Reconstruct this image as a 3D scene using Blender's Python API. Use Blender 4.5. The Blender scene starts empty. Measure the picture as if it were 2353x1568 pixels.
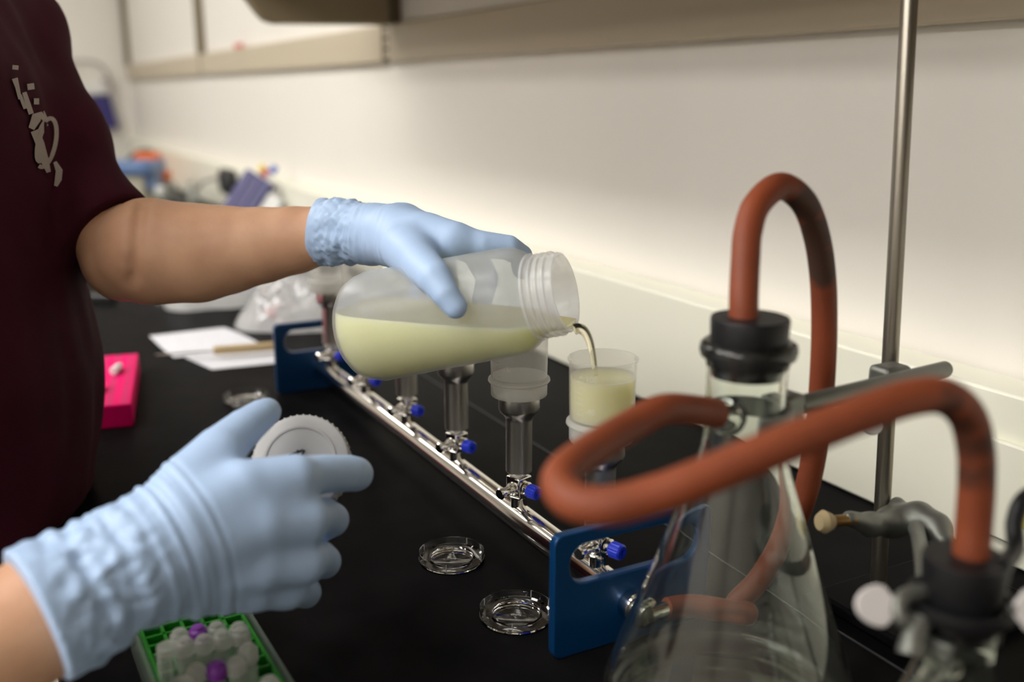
import bpy, bmesh, math, random
import numpy as np
from mathutils import Vector, Matrix, noise
S = bpy.context.scene
COL = S.collection
PI = math.pi

# ------------------------------------------------------------------ camera, exposure
FPX = 2288.0; CX, CY = 1176.5, 784.0; CAMH = 0.405       # bench top is z = 0
PITCH, YAW = math.radians(14.08), math.radians(28.1)
cam = bpy.data.objects.new('camera', bpy.data.cameras.new('camera')); COL.objects.link(cam)
cam.location = (0, 0, CAMH)
cam.rotation_euler = (PI/2 - PITCH, 0, math.radians(90) - YAW)
cam.data.sensor_width = 36.0; cam.data.lens = FPX*36.0/2353.0
cam.data.clip_start = 0.02
cam.data.dof.use_dof = True; cam.data.dof.focus_distance = 0.84; cam.data.dof.aperture_fstop = 2.9
S.camera = cam
S.view_settings.view_transform = 'Standard'; S.view_settings.look = 'None'
S.view_settings.gamma = 1.0; S.view_settings.use_curve_mapping = False
S.view_settings.exposure = 0.95
S.cycles.use_denoising = True
S.cycles.max_bounces = 14; S.cycles.transparent_max_bounces = 24; S.cycles.transmission_bounces = 14
S.cycles.sample_clamp_indirect = 4.0

hd = np.array([-math.cos(YAW), math.sin(YAW), 0.]); rt = np.array([hd[1], -hd[0], 0.]); up = np.array([0, 0, 1.])
fw = hd*math.cos(PITCH) - up*math.sin(PITCH); cu = hd*math.sin(PITCH) + up*math.cos(PITCH)
CP = np.array([0, 0, CAMH])
def ray(x, y): return fw + rt*((x-CX)/FPX) - cu*((y-CY)/FPX)
def D(x, y, d): return CP + ray(x, y)*d                   # photo point at a distance
def AH(x, y, h): r = ray(x, y); return CP + r*((h-CAMH)/r[2])   # photo point on a horizontal plane
def AY(x, y, v): r = ray(x, y); return CP + r*(v/r[1])
def AX(x, y, v): r = ray(x, y); return CP + r*(v/r[0])

# ------------------------------------------------------------------ world
w = bpy.data.worlds.new('world'); S.world = w; w.use_nodes = True
w.node_tree.nodes['Background'].inputs[0].default_value = (0.9, 0.92, 1, 1)
w.node_tree.nodes['Background'].inputs[1].default_value = 0.015
LAMP = 9.6                                                # radiance of the ceiling fluorescents
PANELS = [(-4.72, -0.75), (-3.48, -0.75), (-2.24, -0.75), (-1.0, -0.75)]+[(x, y) for y in (-1.9, -2.35, -2.8) for x in (-1.8, -0.5, 0.8)]  # all unseen; extra back rows added to brighten the hands and bottle

# ------------------------------------------------------------------ materials
def mat(name, col, rough=0.5, metal=0.0, spec=0.5, **kw):
    m = bpy.data.materials.new(name); m.use_nodes = True
    b = m.node_tree.nodes['Principled BSDF']
    b.inputs['Base Color'].default_value = (*col, 1); b.inputs['Roughness'].default_value = rough
    b.inputs['Metallic'].default_value = metal; b.inputs['Specular IOR Level'].default_value = spec
    for k, v in kw.items(): b.inputs[k.replace('_', ' ')].default_value = v
    return m
def noise_col(m, c1, c2, scale=8, detail=4, lo=.35, hi=.65, vec_scale=None):
    nt = m.node_tree; b = nt.nodes['Principled BSDF']
    tc = nt.nodes.new('ShaderNodeTexCoord'); n = nt.nodes.new('ShaderNodeTexNoise'); r = nt.nodes.new('ShaderNodeValToRGB')
    n.inputs['Scale'].default_value = scale; n.inputs['Detail'].default_value = detail
    if vec_scale:
        mp = nt.nodes.new('ShaderNodeMapping'); mp.inputs['Scale'].default_value = vec_scale
        nt.links.new(tc.outputs['Object'], mp.inputs[0]); nt.links.new(mp.outputs[0], n.inputs[0])
    else: nt.links.new(tc.outputs['Object'], n.inputs[0])
    r.color_ramp.elements[0].position = lo; r.color_ramp.elements[1].position = hi
    r.color_ramp.elements[0].color = (*c1, 1); r.color_ramp.elements[1].color = (*c2, 1)
    nt.links.new(n.outputs[0], r.inputs[0]); nt.links.new(r.outputs[0], b.inputs['Base Color'])
    return m
def bump(m, scale=60, strength=.2, dist=.002, vec_scale=None, detail=3):
    nt = m.node_tree; b = nt.nodes['Principled BSDF']
    tc = nt.nodes.new('ShaderNodeTexCoord'); n = nt.nodes.new('ShaderNodeTexNoise'); bp = nt.nodes.new('ShaderNodeBump')
    mp = nt.nodes.new('ShaderNodeMapping'); mp.inputs['Scale'].default_value = vec_scale or (1, 1, 1)
    n.inputs['Scale'].default_value = scale; n.inputs['Detail'].default_value = detail
    bp.inputs['Strength'].default_value = strength; bp.inputs['Distance'].default_value = dist
    nt.links.new(tc.outputs['Object'], mp.inputs[0]); nt.links.new(mp.outputs[0], n.inputs[0])
    nt.links.new(n.outputs[0], bp.inputs['Height']); nt.links.new(bp.outputs[0], b.inputs['Normal'])
    return m
def milky(name, col, opaque, trans=.6, rough=.25, gloss=.5, clear=(.97, .97, .97)):
    """translucent plastic or cloudy liquid: part of the light passes straight, part scatters in the wall"""
    m = bpy.data.materials.new(name); m.use_nodes = True; nt = m.node_tree
    for n in list(nt.nodes): nt.nodes.remove(n)
    N = nt.nodes.new; L = nt.links.new
    out = N('ShaderNodeOutputMaterial'); tr = N('ShaderNodeBsdfTransparent'); df = N('ShaderNodeBsdfDiffuse'); tl = N('ShaderNodeBsdfTranslucent')
    gl = N('ShaderNodeBsdfGlossy'); m1 = N('ShaderNodeMixShader'); m2 = N('ShaderNodeMixShader'); m3 = N('ShaderNodeMixShader'); fr = N('ShaderNodeLayerWeight'); pw = N('ShaderNodeMath'); pa = N('ShaderNodeMath'); mu = N('ShaderNodeMath')
    tr.inputs[0].default_value = (*clear, 1); df.inputs[0].default_value = (*col, 1); tl.inputs[0].default_value = (*col, 1)
    gl.inputs['Roughness'].default_value = rough; fr.inputs[0].default_value = .5; pw.operation = 'POWER'; pw.inputs[1].default_value = 4.0; pa.operation = 'ADD'; pa.inputs[1].default_value = .04
    m1.inputs[0].default_value = trans; m2.inputs[0].default_value = opaque
    mu.operation = 'MULTIPLY'; mu.inputs[1].default_value = gloss
    L(df.outputs[0], m1.inputs[1]); L(tl.outputs[0], m1.inputs[2])
    L(tr.outputs[0], m2.inputs[1]); L(m1.outputs[0], m2.inputs[2])
    L(fr.outputs['Facing'], pw.inputs[0]); L(pw.outputs[0], pa.inputs[0]); L(pa.outputs[0], mu.inputs[0]); L(mu.outputs[0], m3.inputs[0]); L(m2.outputs[0], m3.inputs[1]); L(gl.outputs[0], m3.inputs[2])
    L(m3.outputs[0], out.inputs[0])
    return m
def glass(name, col=(1, 1, 1), rough=0.0, ior=1.47, haze=0.0):
    m = bpy.data.materials.new(name); m.use_nodes = True; nt = m.node_tree
    for n in list(nt.nodes): nt.nodes.remove(n)
    N = nt.nodes.new; L = nt.links.new
    out = N('ShaderNodeOutputMaterial'); g = N('ShaderNodeBsdfGlass'); g.inputs[0].default_value = (*col, 1)
    g.inputs['Roughness'].default_value = rough; g.inputs['IOR'].default_value = ior
    if haze:
        d = N('ShaderNodeBsdfDiffuse'); d.inputs[0].default_value = (.6, .58, .52, 1); x = N('ShaderNodeMixShader')
        tc = N('ShaderNodeTexCoord'); mp = N('ShaderNodeMapping'); mp.inputs['Scale'].default_value = (45, 45, 7)
        n = N('ShaderNodeTexNoise'); n.inputs['Scale'].default_value = 1.0; n.inputs['Detail'].default_value = 5
        mr = N('ShaderNodeMapRange'); mr.inputs[1].default_value = .35; mr.inputs[2].default_value = .75; mr.inputs[3].default_value = haze*.25; mr.inputs[4].default_value = haze*1.9
        L(tc.outputs['Object'], mp.inputs[0]); L(mp.outputs[0], n.inputs[0]); L(n.outputs[0], mr.inputs[0]); L(mr.outputs[0], x.inputs[0])
        L(g.outputs[0], x.inputs[1]); L(d.outputs[0], x.inputs[2]); L(x.outputs[0], out.inputs[0])
    else: L(g.outputs[0], out.inputs[0])
    return m
def emit(name, col, s):
    m = bpy.data.materials.new(name); m.use_nodes = True; nt = m.node_tree
    for n in list(nt.nodes): nt.nodes.remove(n)
    e = nt.nodes.new('ShaderNodeEmission'); o = nt.nodes.new('ShaderNodeOutputMaterial')
    e.inputs[0].default_value = (*col, 1); e.inputs[1].default_value = s; nt.links.new(e.outputs[0], o.inputs[0]); return m

M = {}
M['wall'] = bump(mat('wall_paint', (.80, .765, .70), .55), 180, .12, .001)
M['ceil'] = mat('ceiling_tile', (.8, .79, .76), .8)
M['room'] = mat('room_paint_grey', (.40, .37, .33), .6)
M['floor'] = noise_col(mat('floor_vinyl', (.3, .29, .27), .4), (.26, .25, .23), (.34, .33, .3), 30)
M['bench'] = noise_col(mat('black_epoxy', (.008, .008, .009), .36, spec=.011), (.0045, .0045, .005), (.0075, .007, .0075), 25)
M['seam'] = mat('seam_edge', (.045, .045, .052), .4, spec=.2)
M['splash'] = mat('cream_laminate', (.85, .84, .71), .32)
M['cabinet'] = mat('cabinet_beige', (.55, .52, .45), .5)
M['rail'] = mat('rail_beige_paint', (.50, .43, .31), .42)
M['post'] = mat('post_olive', (.17, .135, .075), .5)
M['olive'] = mat('bracket_olive_paint', (.24, .19, .115), .5)
M['dark'] = mat('dark_slot', (.012, .012, .02), .6)
M['pipe'] = bump(mat('polished_steel', (.80, .77, .73), .10, 1.0), 5, .05, .002)
M['chrome'] = mat('chrome', (.80, .78, .74), .07, 1.0)
M['brushed'] = bump(mat('brushed_steel', (.66, .63, .59), .32, 1.0), 90, .06, .0006, (1, 1, .03))
M['blue_al'] = mat('blue_anodised_aluminium', (.002, .045, .15), .30, .35)
M['blue_knob'] = mat('blue_plastic_knob', (.008, .03, .55), .38)
M['ptfe'] = mat('white_thread_tape', (.72, .72, .70), .5)
M['cup'] = milky('frosted_polypropylene', (.88, .88, .84), .17, .55, .3, .5)
M['cupbase'] = milky('frosted_base', (.86, .86, .82), .52, .5, .3, .5)
M['print'] = milky('white_graduation', (.9, .9, .88), .40, .4, .4, .3)
M['bottle'] = milky('translucent_bottle_plastic', (.88, .90, .93), .27, .70, .32, .40, (.955, .975, 1.0))
M['neck'] = milky('thick_neck_plastic', (.87, .88, .90), .42, .5, .25, .6)
def turbid(name, col, rad, clear, tint):
    m = bpy.data.materials.new(name); m.use_nodes = True; nt = m.node_tree; b = nt.nodes['Principled BSDF']; N = nt.nodes.new; L = nt.links.new
    b.inputs['Base Color'].default_value = (*col, 1); b.inputs['Subsurface Weight'].default_value = 1.0; b.inputs['Subsurface Radius'].default_value = rad
    b.inputs['Subsurface Scale'].default_value = 1.0; b.inputs['Roughness'].default_value = .25; b.inputs['Specular IOR Level'].default_value = .15
    t = N('ShaderNodeBsdfTransparent'); t.inputs[0].default_value = (*tint, 1); x = N('ShaderNodeMixShader'); x.inputs[0].default_value = clear
    L(b.outputs[0], x.inputs[1]); L(t.outputs[0], x.inputs[2]); L(x.outputs[0], nt.nodes['Material Output'].inputs[0]); return m
M['broth'] = turbid('cloudy_yellow_broth', (.985, .865, .42), (.05, .045, .022), .06, (.95, .92, .70))
M['broth_top'] = milky('broth_surface', (.80, .79, .70), .38, .6, .1, .5, (.95, .93, .80))
M['broth_cup'] = turbid('yellow_broth_in_cup', (.975, .875, .47), (.05, .045, .026), .34, (.95, .94, .78))
M['stream'] = glass('pouring_liquid', (.98, .96, .86), 0, 1.33)
M['glove'] = bump(mat('blue_nitrile', (.40, .545, .78), .48, spec=.35), 55, .25, .0012)
M['skin'] = noise_col(bump(mat('skin', (.45, .24, .14), .5, spec=.35, Subsurface_Weight=.12, Subsurface_Radius=(.01, .004, .002)), 220, .2, .0008), (.62, .36, .22), (.53, .29, .175), 22)
M['shirt'] = bump(noise_col(mat('maroon_cotton', (.04, .004, .012), .85, spec=.15), (.036, .0035, .010), (.048, .006, .015), 12), 900, .25, .0006)
M['emblem'] = mat('cream_shirt_print', (.33, .28, .25), .8)
M['jeans'] = mat('dark_trousers', (.012, .014, .022), .85)
M['hair'] = mat('dark_hair', (.02, .013, .009), .5)
M['eye'] = mat('eye_white', (.7, .68, .64), .3)
M['lip'] = mat('lip', (.36, .14, .11), .5)
M['shoe'] = mat('black_shoe', (.015, .015, .016), .4)
M['capwhite'] = mat('grey_white_cap_plastic', (.39, .39, .39), .45)
M['marker'] = mat('black_marker_ink', (.01, .01, .012), .6)
M['ps'] = glass('clear_polystyrene', (1, 1, 1), 0, 1.55)
M['flask'] = glass('borosilicate_glass', (.97, .985, .965), 0, 1.47, .007)
M['rubber'] = bump(mat('black_rubber', (.008, .008, .009), .42, spec=.28), 150, .2, .0008)
M['tubing'] = noise_col(bump(mat('red_rubber_tubing', (.27, .075, .03), .55, spec=.3), 130, .2, .0008), (.24, .055, .019), (.165, .039, .015), 16, 3)
M['tube_old'] = noise_col(bump(mat('worn_red_rubber_tubing', (.22, .06, .025), .55, spec=.3), 130, .2, .0008), (.22, .048, .016), (.16, .036, .014), 16, 3)
def darken_near(m, pts, rad, col, org):
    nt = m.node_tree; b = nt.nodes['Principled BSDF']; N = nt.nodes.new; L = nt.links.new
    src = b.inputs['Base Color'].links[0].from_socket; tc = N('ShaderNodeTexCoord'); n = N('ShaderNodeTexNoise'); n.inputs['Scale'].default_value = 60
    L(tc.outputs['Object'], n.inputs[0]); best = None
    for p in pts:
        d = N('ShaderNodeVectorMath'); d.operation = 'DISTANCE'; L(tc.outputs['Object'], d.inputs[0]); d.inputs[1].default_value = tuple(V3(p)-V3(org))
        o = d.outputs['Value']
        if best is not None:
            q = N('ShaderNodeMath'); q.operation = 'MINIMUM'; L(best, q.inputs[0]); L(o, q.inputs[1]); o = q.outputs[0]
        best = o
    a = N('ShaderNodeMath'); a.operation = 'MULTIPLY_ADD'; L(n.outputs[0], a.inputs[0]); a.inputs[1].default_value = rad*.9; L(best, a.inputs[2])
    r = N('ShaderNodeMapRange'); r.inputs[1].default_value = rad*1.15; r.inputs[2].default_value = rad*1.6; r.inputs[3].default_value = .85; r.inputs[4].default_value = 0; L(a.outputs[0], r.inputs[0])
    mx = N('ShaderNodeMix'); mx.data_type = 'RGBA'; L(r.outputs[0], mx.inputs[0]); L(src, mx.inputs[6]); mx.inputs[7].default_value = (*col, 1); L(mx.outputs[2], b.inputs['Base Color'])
M['rod'] = mat('stand_rod_steel', (.26, .235, .195), .33, .9)
M['iron'] = bump(mat('cast_clamp_metal', (.19, .195, .175), .45, .7), 120, .3, .001)
M['brass'] = mat('brass_screw', (.28, .17, .06), .4, .8)
M['silver'] = mat('white_thumbscrew', (.62, .59, .58), .5, .1)
M['cork'] = mat('tan_clamp_tip', (.46, .36, .20), .7)
M['paper'] = noise_col(mat('printed_paper', (.8, .8, .82), .7), (.70, .70, .73), (.58, .59, .65), 160, 2, .45, .62, (1, 4, 1))
M['wood'] = mat('pale_wood', (.42, .31, .16), .5)
M['pink'] = mat('magenta_rack_plastic', (.74, .001, .13), .55, spec=.08)
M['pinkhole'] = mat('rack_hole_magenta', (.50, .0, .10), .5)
M['green'] = milky('green_rack_plastic', (.02, .26, .02), .85, .3, .3, .6, (.2, .8, .2))
M['rackclear'] = milky('clear_rack_plastic', (.40, .50, .42), .20, .4, .2, .5)
M['tube'] = milky('frosted_microtube', (.60, .66, .60), .26, .5, .25, .6)
M['tubecap'] = milky('frosted_tube_cap', (.62, .62, .57), .45, .4, .3, .6)
M['purple'] = mat('purple_tube_cap', (.16, .02, .26), .45)
M['bag'] = bump(mat('clear_bag_plastic', (.85, .86, .87), .12), 30, 1.0, .01) if False else milky('clear_bag_plastic', (.88, .89, .90), .52, .45, .10, 1.5)
M['bagstuff'] = mat('white_bag_contents', (.72, .72, .70), .5)
M['red'] = mat('red_plastic', (.55, .03, .035), .4)
M['orange'] = mat('orange_plastic', (.85, .17, .02), .4)
M['bluegrey'] = mat('slate_blue_plastic', (.10, .17, .34), .4)
M['beige'] = mat('beige_plastic', (.46, .44, .34), .5)
M['navy'] = mat('violet_blue_plastic', (.030, .026, .15), .35)
M['violet'] = mat('violet_blue_ridge', (.10, .085, .24), .4)
M['white'] = mat('white_plastic', (.75, .75, .73), .4)
M['black'] = mat('black_plastic', (.012, .012, .013), .4)
M['yellow'] = mat('yellow_plastic', (.75, .6, .08), .4)
M['blue'] = mat('blue_plastic', (.02, .10, .50), .4)
M['wire'] = mat('grey_wire', (.40, .37, .35), .5)
M['lampframe'] = mat('lamp_frame', (.7, .7, .7), .5)
M['lamp'] = emit('fluorescent_diffuser', (1.0, .972, .935), LAMP)

# ------------------------------------------------------------------ mesh building
def V3(p): return np.array(p, float)
def frame_of(ax):
    z = V3(ax)/np.linalg.norm(ax); t = np.array([0, 0, 1.]) if abs(z[2]) < .9 else np.array([1., 0, 0])
    x = np.cross(t, z); x /= np.linalg.norm(x); return x, np.cross(z, x), z
class MB:
    def __init__(s): s.v = []; s.f = []
    def add(s, v, f):
        n = len(s.v); s.v += [tuple(float(c) for c in p) for p in v]; s.f += [tuple(i+n for i in q) for q in f]; return s
    def box(s, c, size, R=None):
        c = V3(c); h = V3(size)/2
        v = [np.array([x, y, z])*h for x in (-1, 1) for y in (-1, 1) for z in (-1, 1)]
        if R is not None: v = [R @ p for p in v]
        return s.add([c+p for p in v], [(0, 1, 3, 2), (4, 6, 7, 5), (0, 4, 5, 1), (2, 3, 7, 6), (0, 2, 6, 4), (1, 5, 7, 3)])
    def lathe(s, prof, o=(0, 0, 0), ax=(0, 0, 1), seg=48):
        """prof = [(r, z)], r = 0 closes with a pole"""
        o = V3(o); X, Y, Z = frame_of(ax); v = []; rings = []
        for r, z in prof:
            if r < 1e-7: rings.append([len(v)]); v.append(o+Z*z)
            else:
                rings.append(list(range(len(v), len(v)+seg)))
                for k in range(seg):
                    a = 2*PI*k/seg; v.append(o+Z*z+(X*math.cos(a)+Y*math.sin(a))*r)
        f = []
        for A, B in zip(rings, rings[1:]):
            for k in range(seg):
                a, b = A[k % len(A)], A[(k+1) % len(A)]; c, d = B[k % len(B)], B[(k+1) % len(B)]
                q = [a, b, d, c]; q2 = []
                for i in q:
                    if i not in q2: q2.append(i)
                if len(q2) > 2: f.append(tuple(q2))
        return s.add(v, f)
    def ring(s, prof, o=(0, 0, 0), ax=(0, 0, 1), seg=48): return s.lathe(list(prof)+[prof[0]], o, ax, seg)
    def cyl(s, a, b, r, r2=None, seg=24):
        a, b = V3(a), V3(b); L = np.linalg.norm(b-a); r2 = r if r2 is None else r2
        return s.lathe([(0, 0), (r, 0), (r2, L), (0, L)], a, b-a, seg)
    def rcyl(s, a, b, r, e=.001, seg=24):
        a, b = V3(a), V3(b); L = np.linalg.norm(b-a)
        return s.lathe([(0, 0), (r-e, 0), (r-.3*e, .3*e), (r, e), (r, L-e), (r-.3*e, L-.3*e), (r-e, L), (0, L)], a, b-a, seg)
    def ball(s, c, r, sc=(1, 1, 1), seg=24, R=None):
        n = seg//2; v = []; f = []
        pr = [(math.sin(PI*i/n), -math.cos(PI*i/n)) for i in range(n+1)]
        m = MB().lathe([(0 if i in (0, n) else a, b) for i, (a, b) in enumerate(pr)], seg=seg)
        pts = [np.array(p)*np.array(sc)*r for p in m.v]
        if R is not None: pts = [R @ p for p in pts]
        return s.add([V3(c)+p for p in pts], m.f)
    def tube(s, pts, r, seg=20, caps=True, sub=8, hollow=None):
        P = smooth_path(pts, sub) if sub else [V3(p) for p in pts]
        n = len(P); rr = r if callable(r) else (lambda t: r)
        T = [P[min(i+1, n-1)]-P[max(i-1, 0)] for i in range(n)]; T = [t/np.linalg.norm(t) for t in T]
        X, Y, _ = frame_of(T[0]); v = []; f = []
        for i in range(n):
            X = X - T[i]*np.dot(X, T[i]); X /= np.linalg.norm(X); Y = np.cross(T[i], X)
            for k in range(seg):
                a = 2*PI*k/seg; v.append(P[i]+(X*math.cos(a)+Y*math.sin(a))*rr(i/(n-1)))
        for i in range(n-1):
            for k in range(seg):
                k2 = (k+1) % seg; f.append((i*seg+k, i*seg+k2, (i+1)*seg+k2, (i+1)*seg+k))
        if caps: f.append(tuple(range(seg-1, -1, -1))); f.append(tuple((n-1)*seg+k for k in range(seg)))
        return s.add(v, f)
    def prism(s, poly, to3, t):
        """poly 2-D outline, to3(u, v, w) -> point, thickness t along w"""
        n = len(poly)
        v = [to3(a, b, 0) for a, b in poly]+[to3(a, b, t) for a, b in poly]
        f = [tuple(range(n-1, -1, -1)), tuple(range(n, 2*n))]+[(i, (i+1) % n, n+(i+1) % n, n+i) for i in range(n)]
        return s.add(v, f)
    def framep(s, outer, inner, to3, t):
        n = len(outer); v = [to3(a, b, w) for w in (0, t) for a, b in outer]+[to3(a, b, w) for w in (0, t) for a, b in inner]
        f = []
        for i in range(n):
            j = (i+1) % n
            f += [(i, j, n+j, n+i), (2*n+j, 2*n+i, 3*n+i, 3*n+j), (j, i, 2*n+i, 2*n+j), (n+i, n+j, 3*n+j, 3*n+i)]
        return s.add(v, f)
def smooth_path(pts, sub=8):
    p = [V3(q) for q in pts]; out = []
    for i in range(len(p)-1):
        a, b, c, d = p[max(i-1, 0)], p[i], p[i+1], p[min(i+2, len(p)-1)]
        for k in range(sub):
            t = k/sub
            out.append(.5*((2*b)+(-a+c)*t+(2*a-5*b+4*c-d)*t*t+(-a+3*b-3*c+d)*t**3))
    out.append(p[-1]); return out
def rrect(w, h, r, cx=0, cy=0, k=6):
    out = []
    for q, (sx, sy) in enumerate(((1, 1), (-1, 1), (-1, -1), (1, -1))):
        for i in range(k+1):
            a = PI/2*(q+i/k); out.append((cx+sx*(w/2-r)+r*math.cos(a), cy+sy*(h/2-r)+r*math.sin(a)))
    return out
def origin(o):
    p = np.zeros(3)
    while o is not None: p = p+np.array(o.location); o = o.parent
    return p
def outward(mb):
    """make every closed shell face outwards"""
    bm = bmesh.new(); vs = [bm.verts.new(p) for p in mb.v]; bm.verts.index_update()
    for q in mb.f:
        try: bm.faces.new([vs[i] for i in q])
        except ValueError: pass
    bmesh.ops.recalc_face_normals(bm, faces=bm.faces[:])
    out = MB(); out.v = mb.v; out.f = [tuple(v.index for v in f.verts) for f in bm.faces]; bm.free(); return out
def obj(name, mb, m, parent=None, at=None, smooth=40, bevel=0, seg=2):
    mb = outward(mb)
    base = origin(parent) + (V3(at) if at is not None else 0) if parent else (V3(at) if at is not None else np.zeros(3))
    me = bpy.data.meshes.new(name); me.from_pydata([tuple(V3(p)-base) for p in mb.v], [], mb.f); me.validate()
    if smooth:
        me.shade_smooth(); me.set_sharp_from_angle(angle=math.radians(smooth))
    o = bpy.data.objects.new(name, me); COL.objects.link(o); me.materials.append(M[m])
    if parent: o.parent = parent
    elif at is not None: o.location = at
    if bevel:
        b = o.modifiers.new('bevel', 'BEVEL'); b.width = bevel; b.segments = seg; b.limit_method = 'ANGLE'; b.harden_normals = False
    return o
def thing(name, label, cat, loc=(0, 0, 0), group=None):
    o = bpy.data.objects.new(name, None); COL.objects.link(o); o.location = loc; o.empty_display_size = .02
    return tag(o, label, cat, group)
def tag(o, label, cat, group=None):
    o['label'] = label; o['category'] = cat
    if group: o['group'] = group
    return o
def struct(name, mb, m, **k):
    o = obj(name, mb, m, smooth=0, **k); o['kind'] = 'structure'; return o
def dup(root, loc, label, rotz=0):
    r = root.copy(); COL.objects.link(r); r.location = loc; r.rotation_euler = (0, 0, rotz); r['label'] = label
    for ch in list(root.children):
        c = ch.copy(); COL.objects.link(c); c.parent = r
        for g in ch.children:
            d = g.copy(); COL.objects.link(d); d.parent = c
    return r
def rotz(a): return np.array([[math.cos(a), -math.sin(a), 0], [math.sin(a), math.cos(a), 0], [0, 0, 1]])
def rot_to(ax): X, Y, Z = frame_of(ax); return np.stack([X, Y, Z], 1)

# ------------------------------------------------------------------ signed-distance bodies
def cone(P, a, b, ra, rb):
    a, b = V3(a), V3(b); ab = b-a; t = np.clip(((P-a) @ ab)/max(ab @ ab, 1e-12), 0, 1)
    return np.linalg.norm(P-(a+t[:, None]*ab), axis=1)-(ra+t*(rb-ra))
def smin(a, b, k):
    h = np.clip(.5+.5*(b-a)/k, 0, 1); return b+(a-b)*h-k*h*(1-h)
def chain(P, pts, k=.004):
    """pts = [(xyz, r), ...]"""
    d = None
    for (a, ra), (b, rb) in zip(pts, pts[1:]):
        e = cone(P, a, b, ra, rb); d = e if d is None else smin(d, e, k)
    return d
def surf(f, lo, hi, h):
    """surface nets over a grid"""
    lo = V3(lo); n = np.ceil((V3(hi)-lo)/h).astype(int)+1
    ax = [lo[i]+h*np.arange(n[i]) for i in range(3)]
    B = 4; nc = -(-n//B)
    cx = [lo[i]+h*(B*np.arange(nc[i])+(B-1)/2) for i in range(3)]
    ev = lambda G: np.concatenate([f(G[i:i+150000]) for i in range(0, len(G), 150000)]) if len(G) else np.zeros(0)
    dc = ev(np.stack(np.meshgrid(*cx, indexing='ij'), -1).reshape(-1, 3)).reshape(nc)
    near = np.abs(dc) < h*B*.87*1.6+.004
    big = lambda q: np.repeat(np.repeat(np.repeat(q, B, 0), B, 1), B, 2)[:n[0], :n[1], :n[2]]
    d = big(dc).astype(float); act_ = np.argwhere(big(near))
    d[act_[:, 0], act_[:, 1], act_[:, 2]] = ev(lo+h*act_)
    ins = d < 0; C = [(i, j, k) for i in (0, 1) for j in (0, 1) for k in (0, 1)]
    cs = n-1; sl = lambda c: tuple(slice(c[a], c[a]+cs[a]) for a in range(3))
    cnt = sum(ins[sl(c)].astype(int) for c in C); act = (cnt > 0) & (cnt < 8)
    idx = -np.ones(cs, int); idx[act] = np.arange(act.sum())
    I = np.argwhere(act); acc = np.zeros((len(I), 3)); num = np.zeros(len(I))
    for c in C:
        for a in range(3):
            if c[a]: continue
            e = list(c); e[a] = 1
            d0 = d[I[:, 0]+c[0], I[:, 1]+c[1], I[:, 2]+c[2]]; d1 = d[I[:, 0]+e[0], I[:, 1]+e[1], I[:, 2]+e[2]]
            m = (d0 < 0) != (d1 < 0); t = np.where(m, d0/np.where(m, d0-d1, 1), 0)
            p = np.tile(np.array(c, float), (len(I), 1)); p[:, a] += t
            acc[m] += p[m]; num[m] += 1
    v = lo+h*(I+acc/num[:, None]); F = []
    for a in range(3):
        b, c = (a+1) % 3, (a+2) % 3
        s0 = [slice(None)]*3; s1 = [slice(None)]*3; s0[a] = slice(0, cs[a]); s1[a] = slice(1, cs[a]+1)
        A, B = ins[tuple(s0)], ins[tuple(s1)]
        E = np.argwhere(A != B); E = E[(E[:, b] > 0) & (E[:, c] > 0) & (E[:, b] < cs[b]) & (E[:, c] < cs[c])]
        if not len(E): continue
        fl = A[E[:, 0], E[:, 1], E[:, 2]]; q = []
        for db, dc in ((0, 0), (1, 0), (1, 1), (0, 1)):
            e = E.copy(); e[:, b] -= db; e[:, c] -= dc; q.append(idx[e[:, 0], e[:, 1], e[:, 2]])
        q = np.stack(q, 1); q[~fl] = q[~fl][:, ::-1]; F.append(q)
    F = np.concatenate(F); return v, F
def body_obj(name, vf, m, parent=None, disp=None, relax=1):
    v, F = vf; v = v.copy()
    E = np.concatenate([F[:, [0, 1]], F[:, [1, 2]], F[:, [2, 3]], F[:, [3, 0]]])
    for _ in range(relax):
        acc = np.zeros_like(v); c = np.zeros(len(v))
        for i, j in ((0, 1), (1, 0)):
            np.add.at(acc, E[:, i], v[E[:, j]]); np.add.at(c, E[:, i], 1)
        v = .45*v+.55*acc/c[:, None]
    if disp:
        n1 = np.cross(v[F[:, 2]]-v[F[:, 0]], v[F[:, 3]]-v[F[:, 1]]); vn = np.zeros_like(v)
        for i in range(4): np.add.at(vn, F[:, i], n1)
        vn /= np.linalg.norm(vn, axis=1)[:, None]+1e-12
        v = v+vn*np.array([disp(p) for p in v])[:, None]
    mb = MB(); mb.v = [tuple(p) for p in v]; mb.f = [tuple(int(i) for i in q) for q in F]
    return obj(name, mb, m, parent, smooth=180)

# ================================================================== ROOM
X0, X1, Y0, YW, HF, HC = -5.95, 2.2, -3.4, .815, -.91, 1.85
struct('floor', MB().box(((X0+X1)/2, (Y0+YW)/2, HF-.05), (X1-X0+.4, YW-Y0+.4, .1)), 'floor')
struct('ceiling', MB().box(((X0+X1)/2, (Y0+YW)/2, HC+.05), (X1-X0+.4, YW-Y0+.4, .1)), 'ceil')
struct('wall_back', MB().box(((X0+X1)/2, YW+.05, (HF+HC)/2), (X1-X0+.4, .1, HC-HF)), 'wall')
struct('wall_left', MB().box((X0-.05, (Y0+YW)/2, (HF+HC)/2), (.1, YW-Y0, HC-HF)), 'wall')
struct('wall_right', MB().box((X1+.05, (Y0+YW)/2, (HF+HC)/2), (.1, YW-Y0, HC-HF)), 'room')
struct('wall_front', MB().box(((X0+X1)/2, Y0-.05, (HF+HC)/2), (X1-X0+.4, .1, HC-HF)), 'room')
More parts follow.
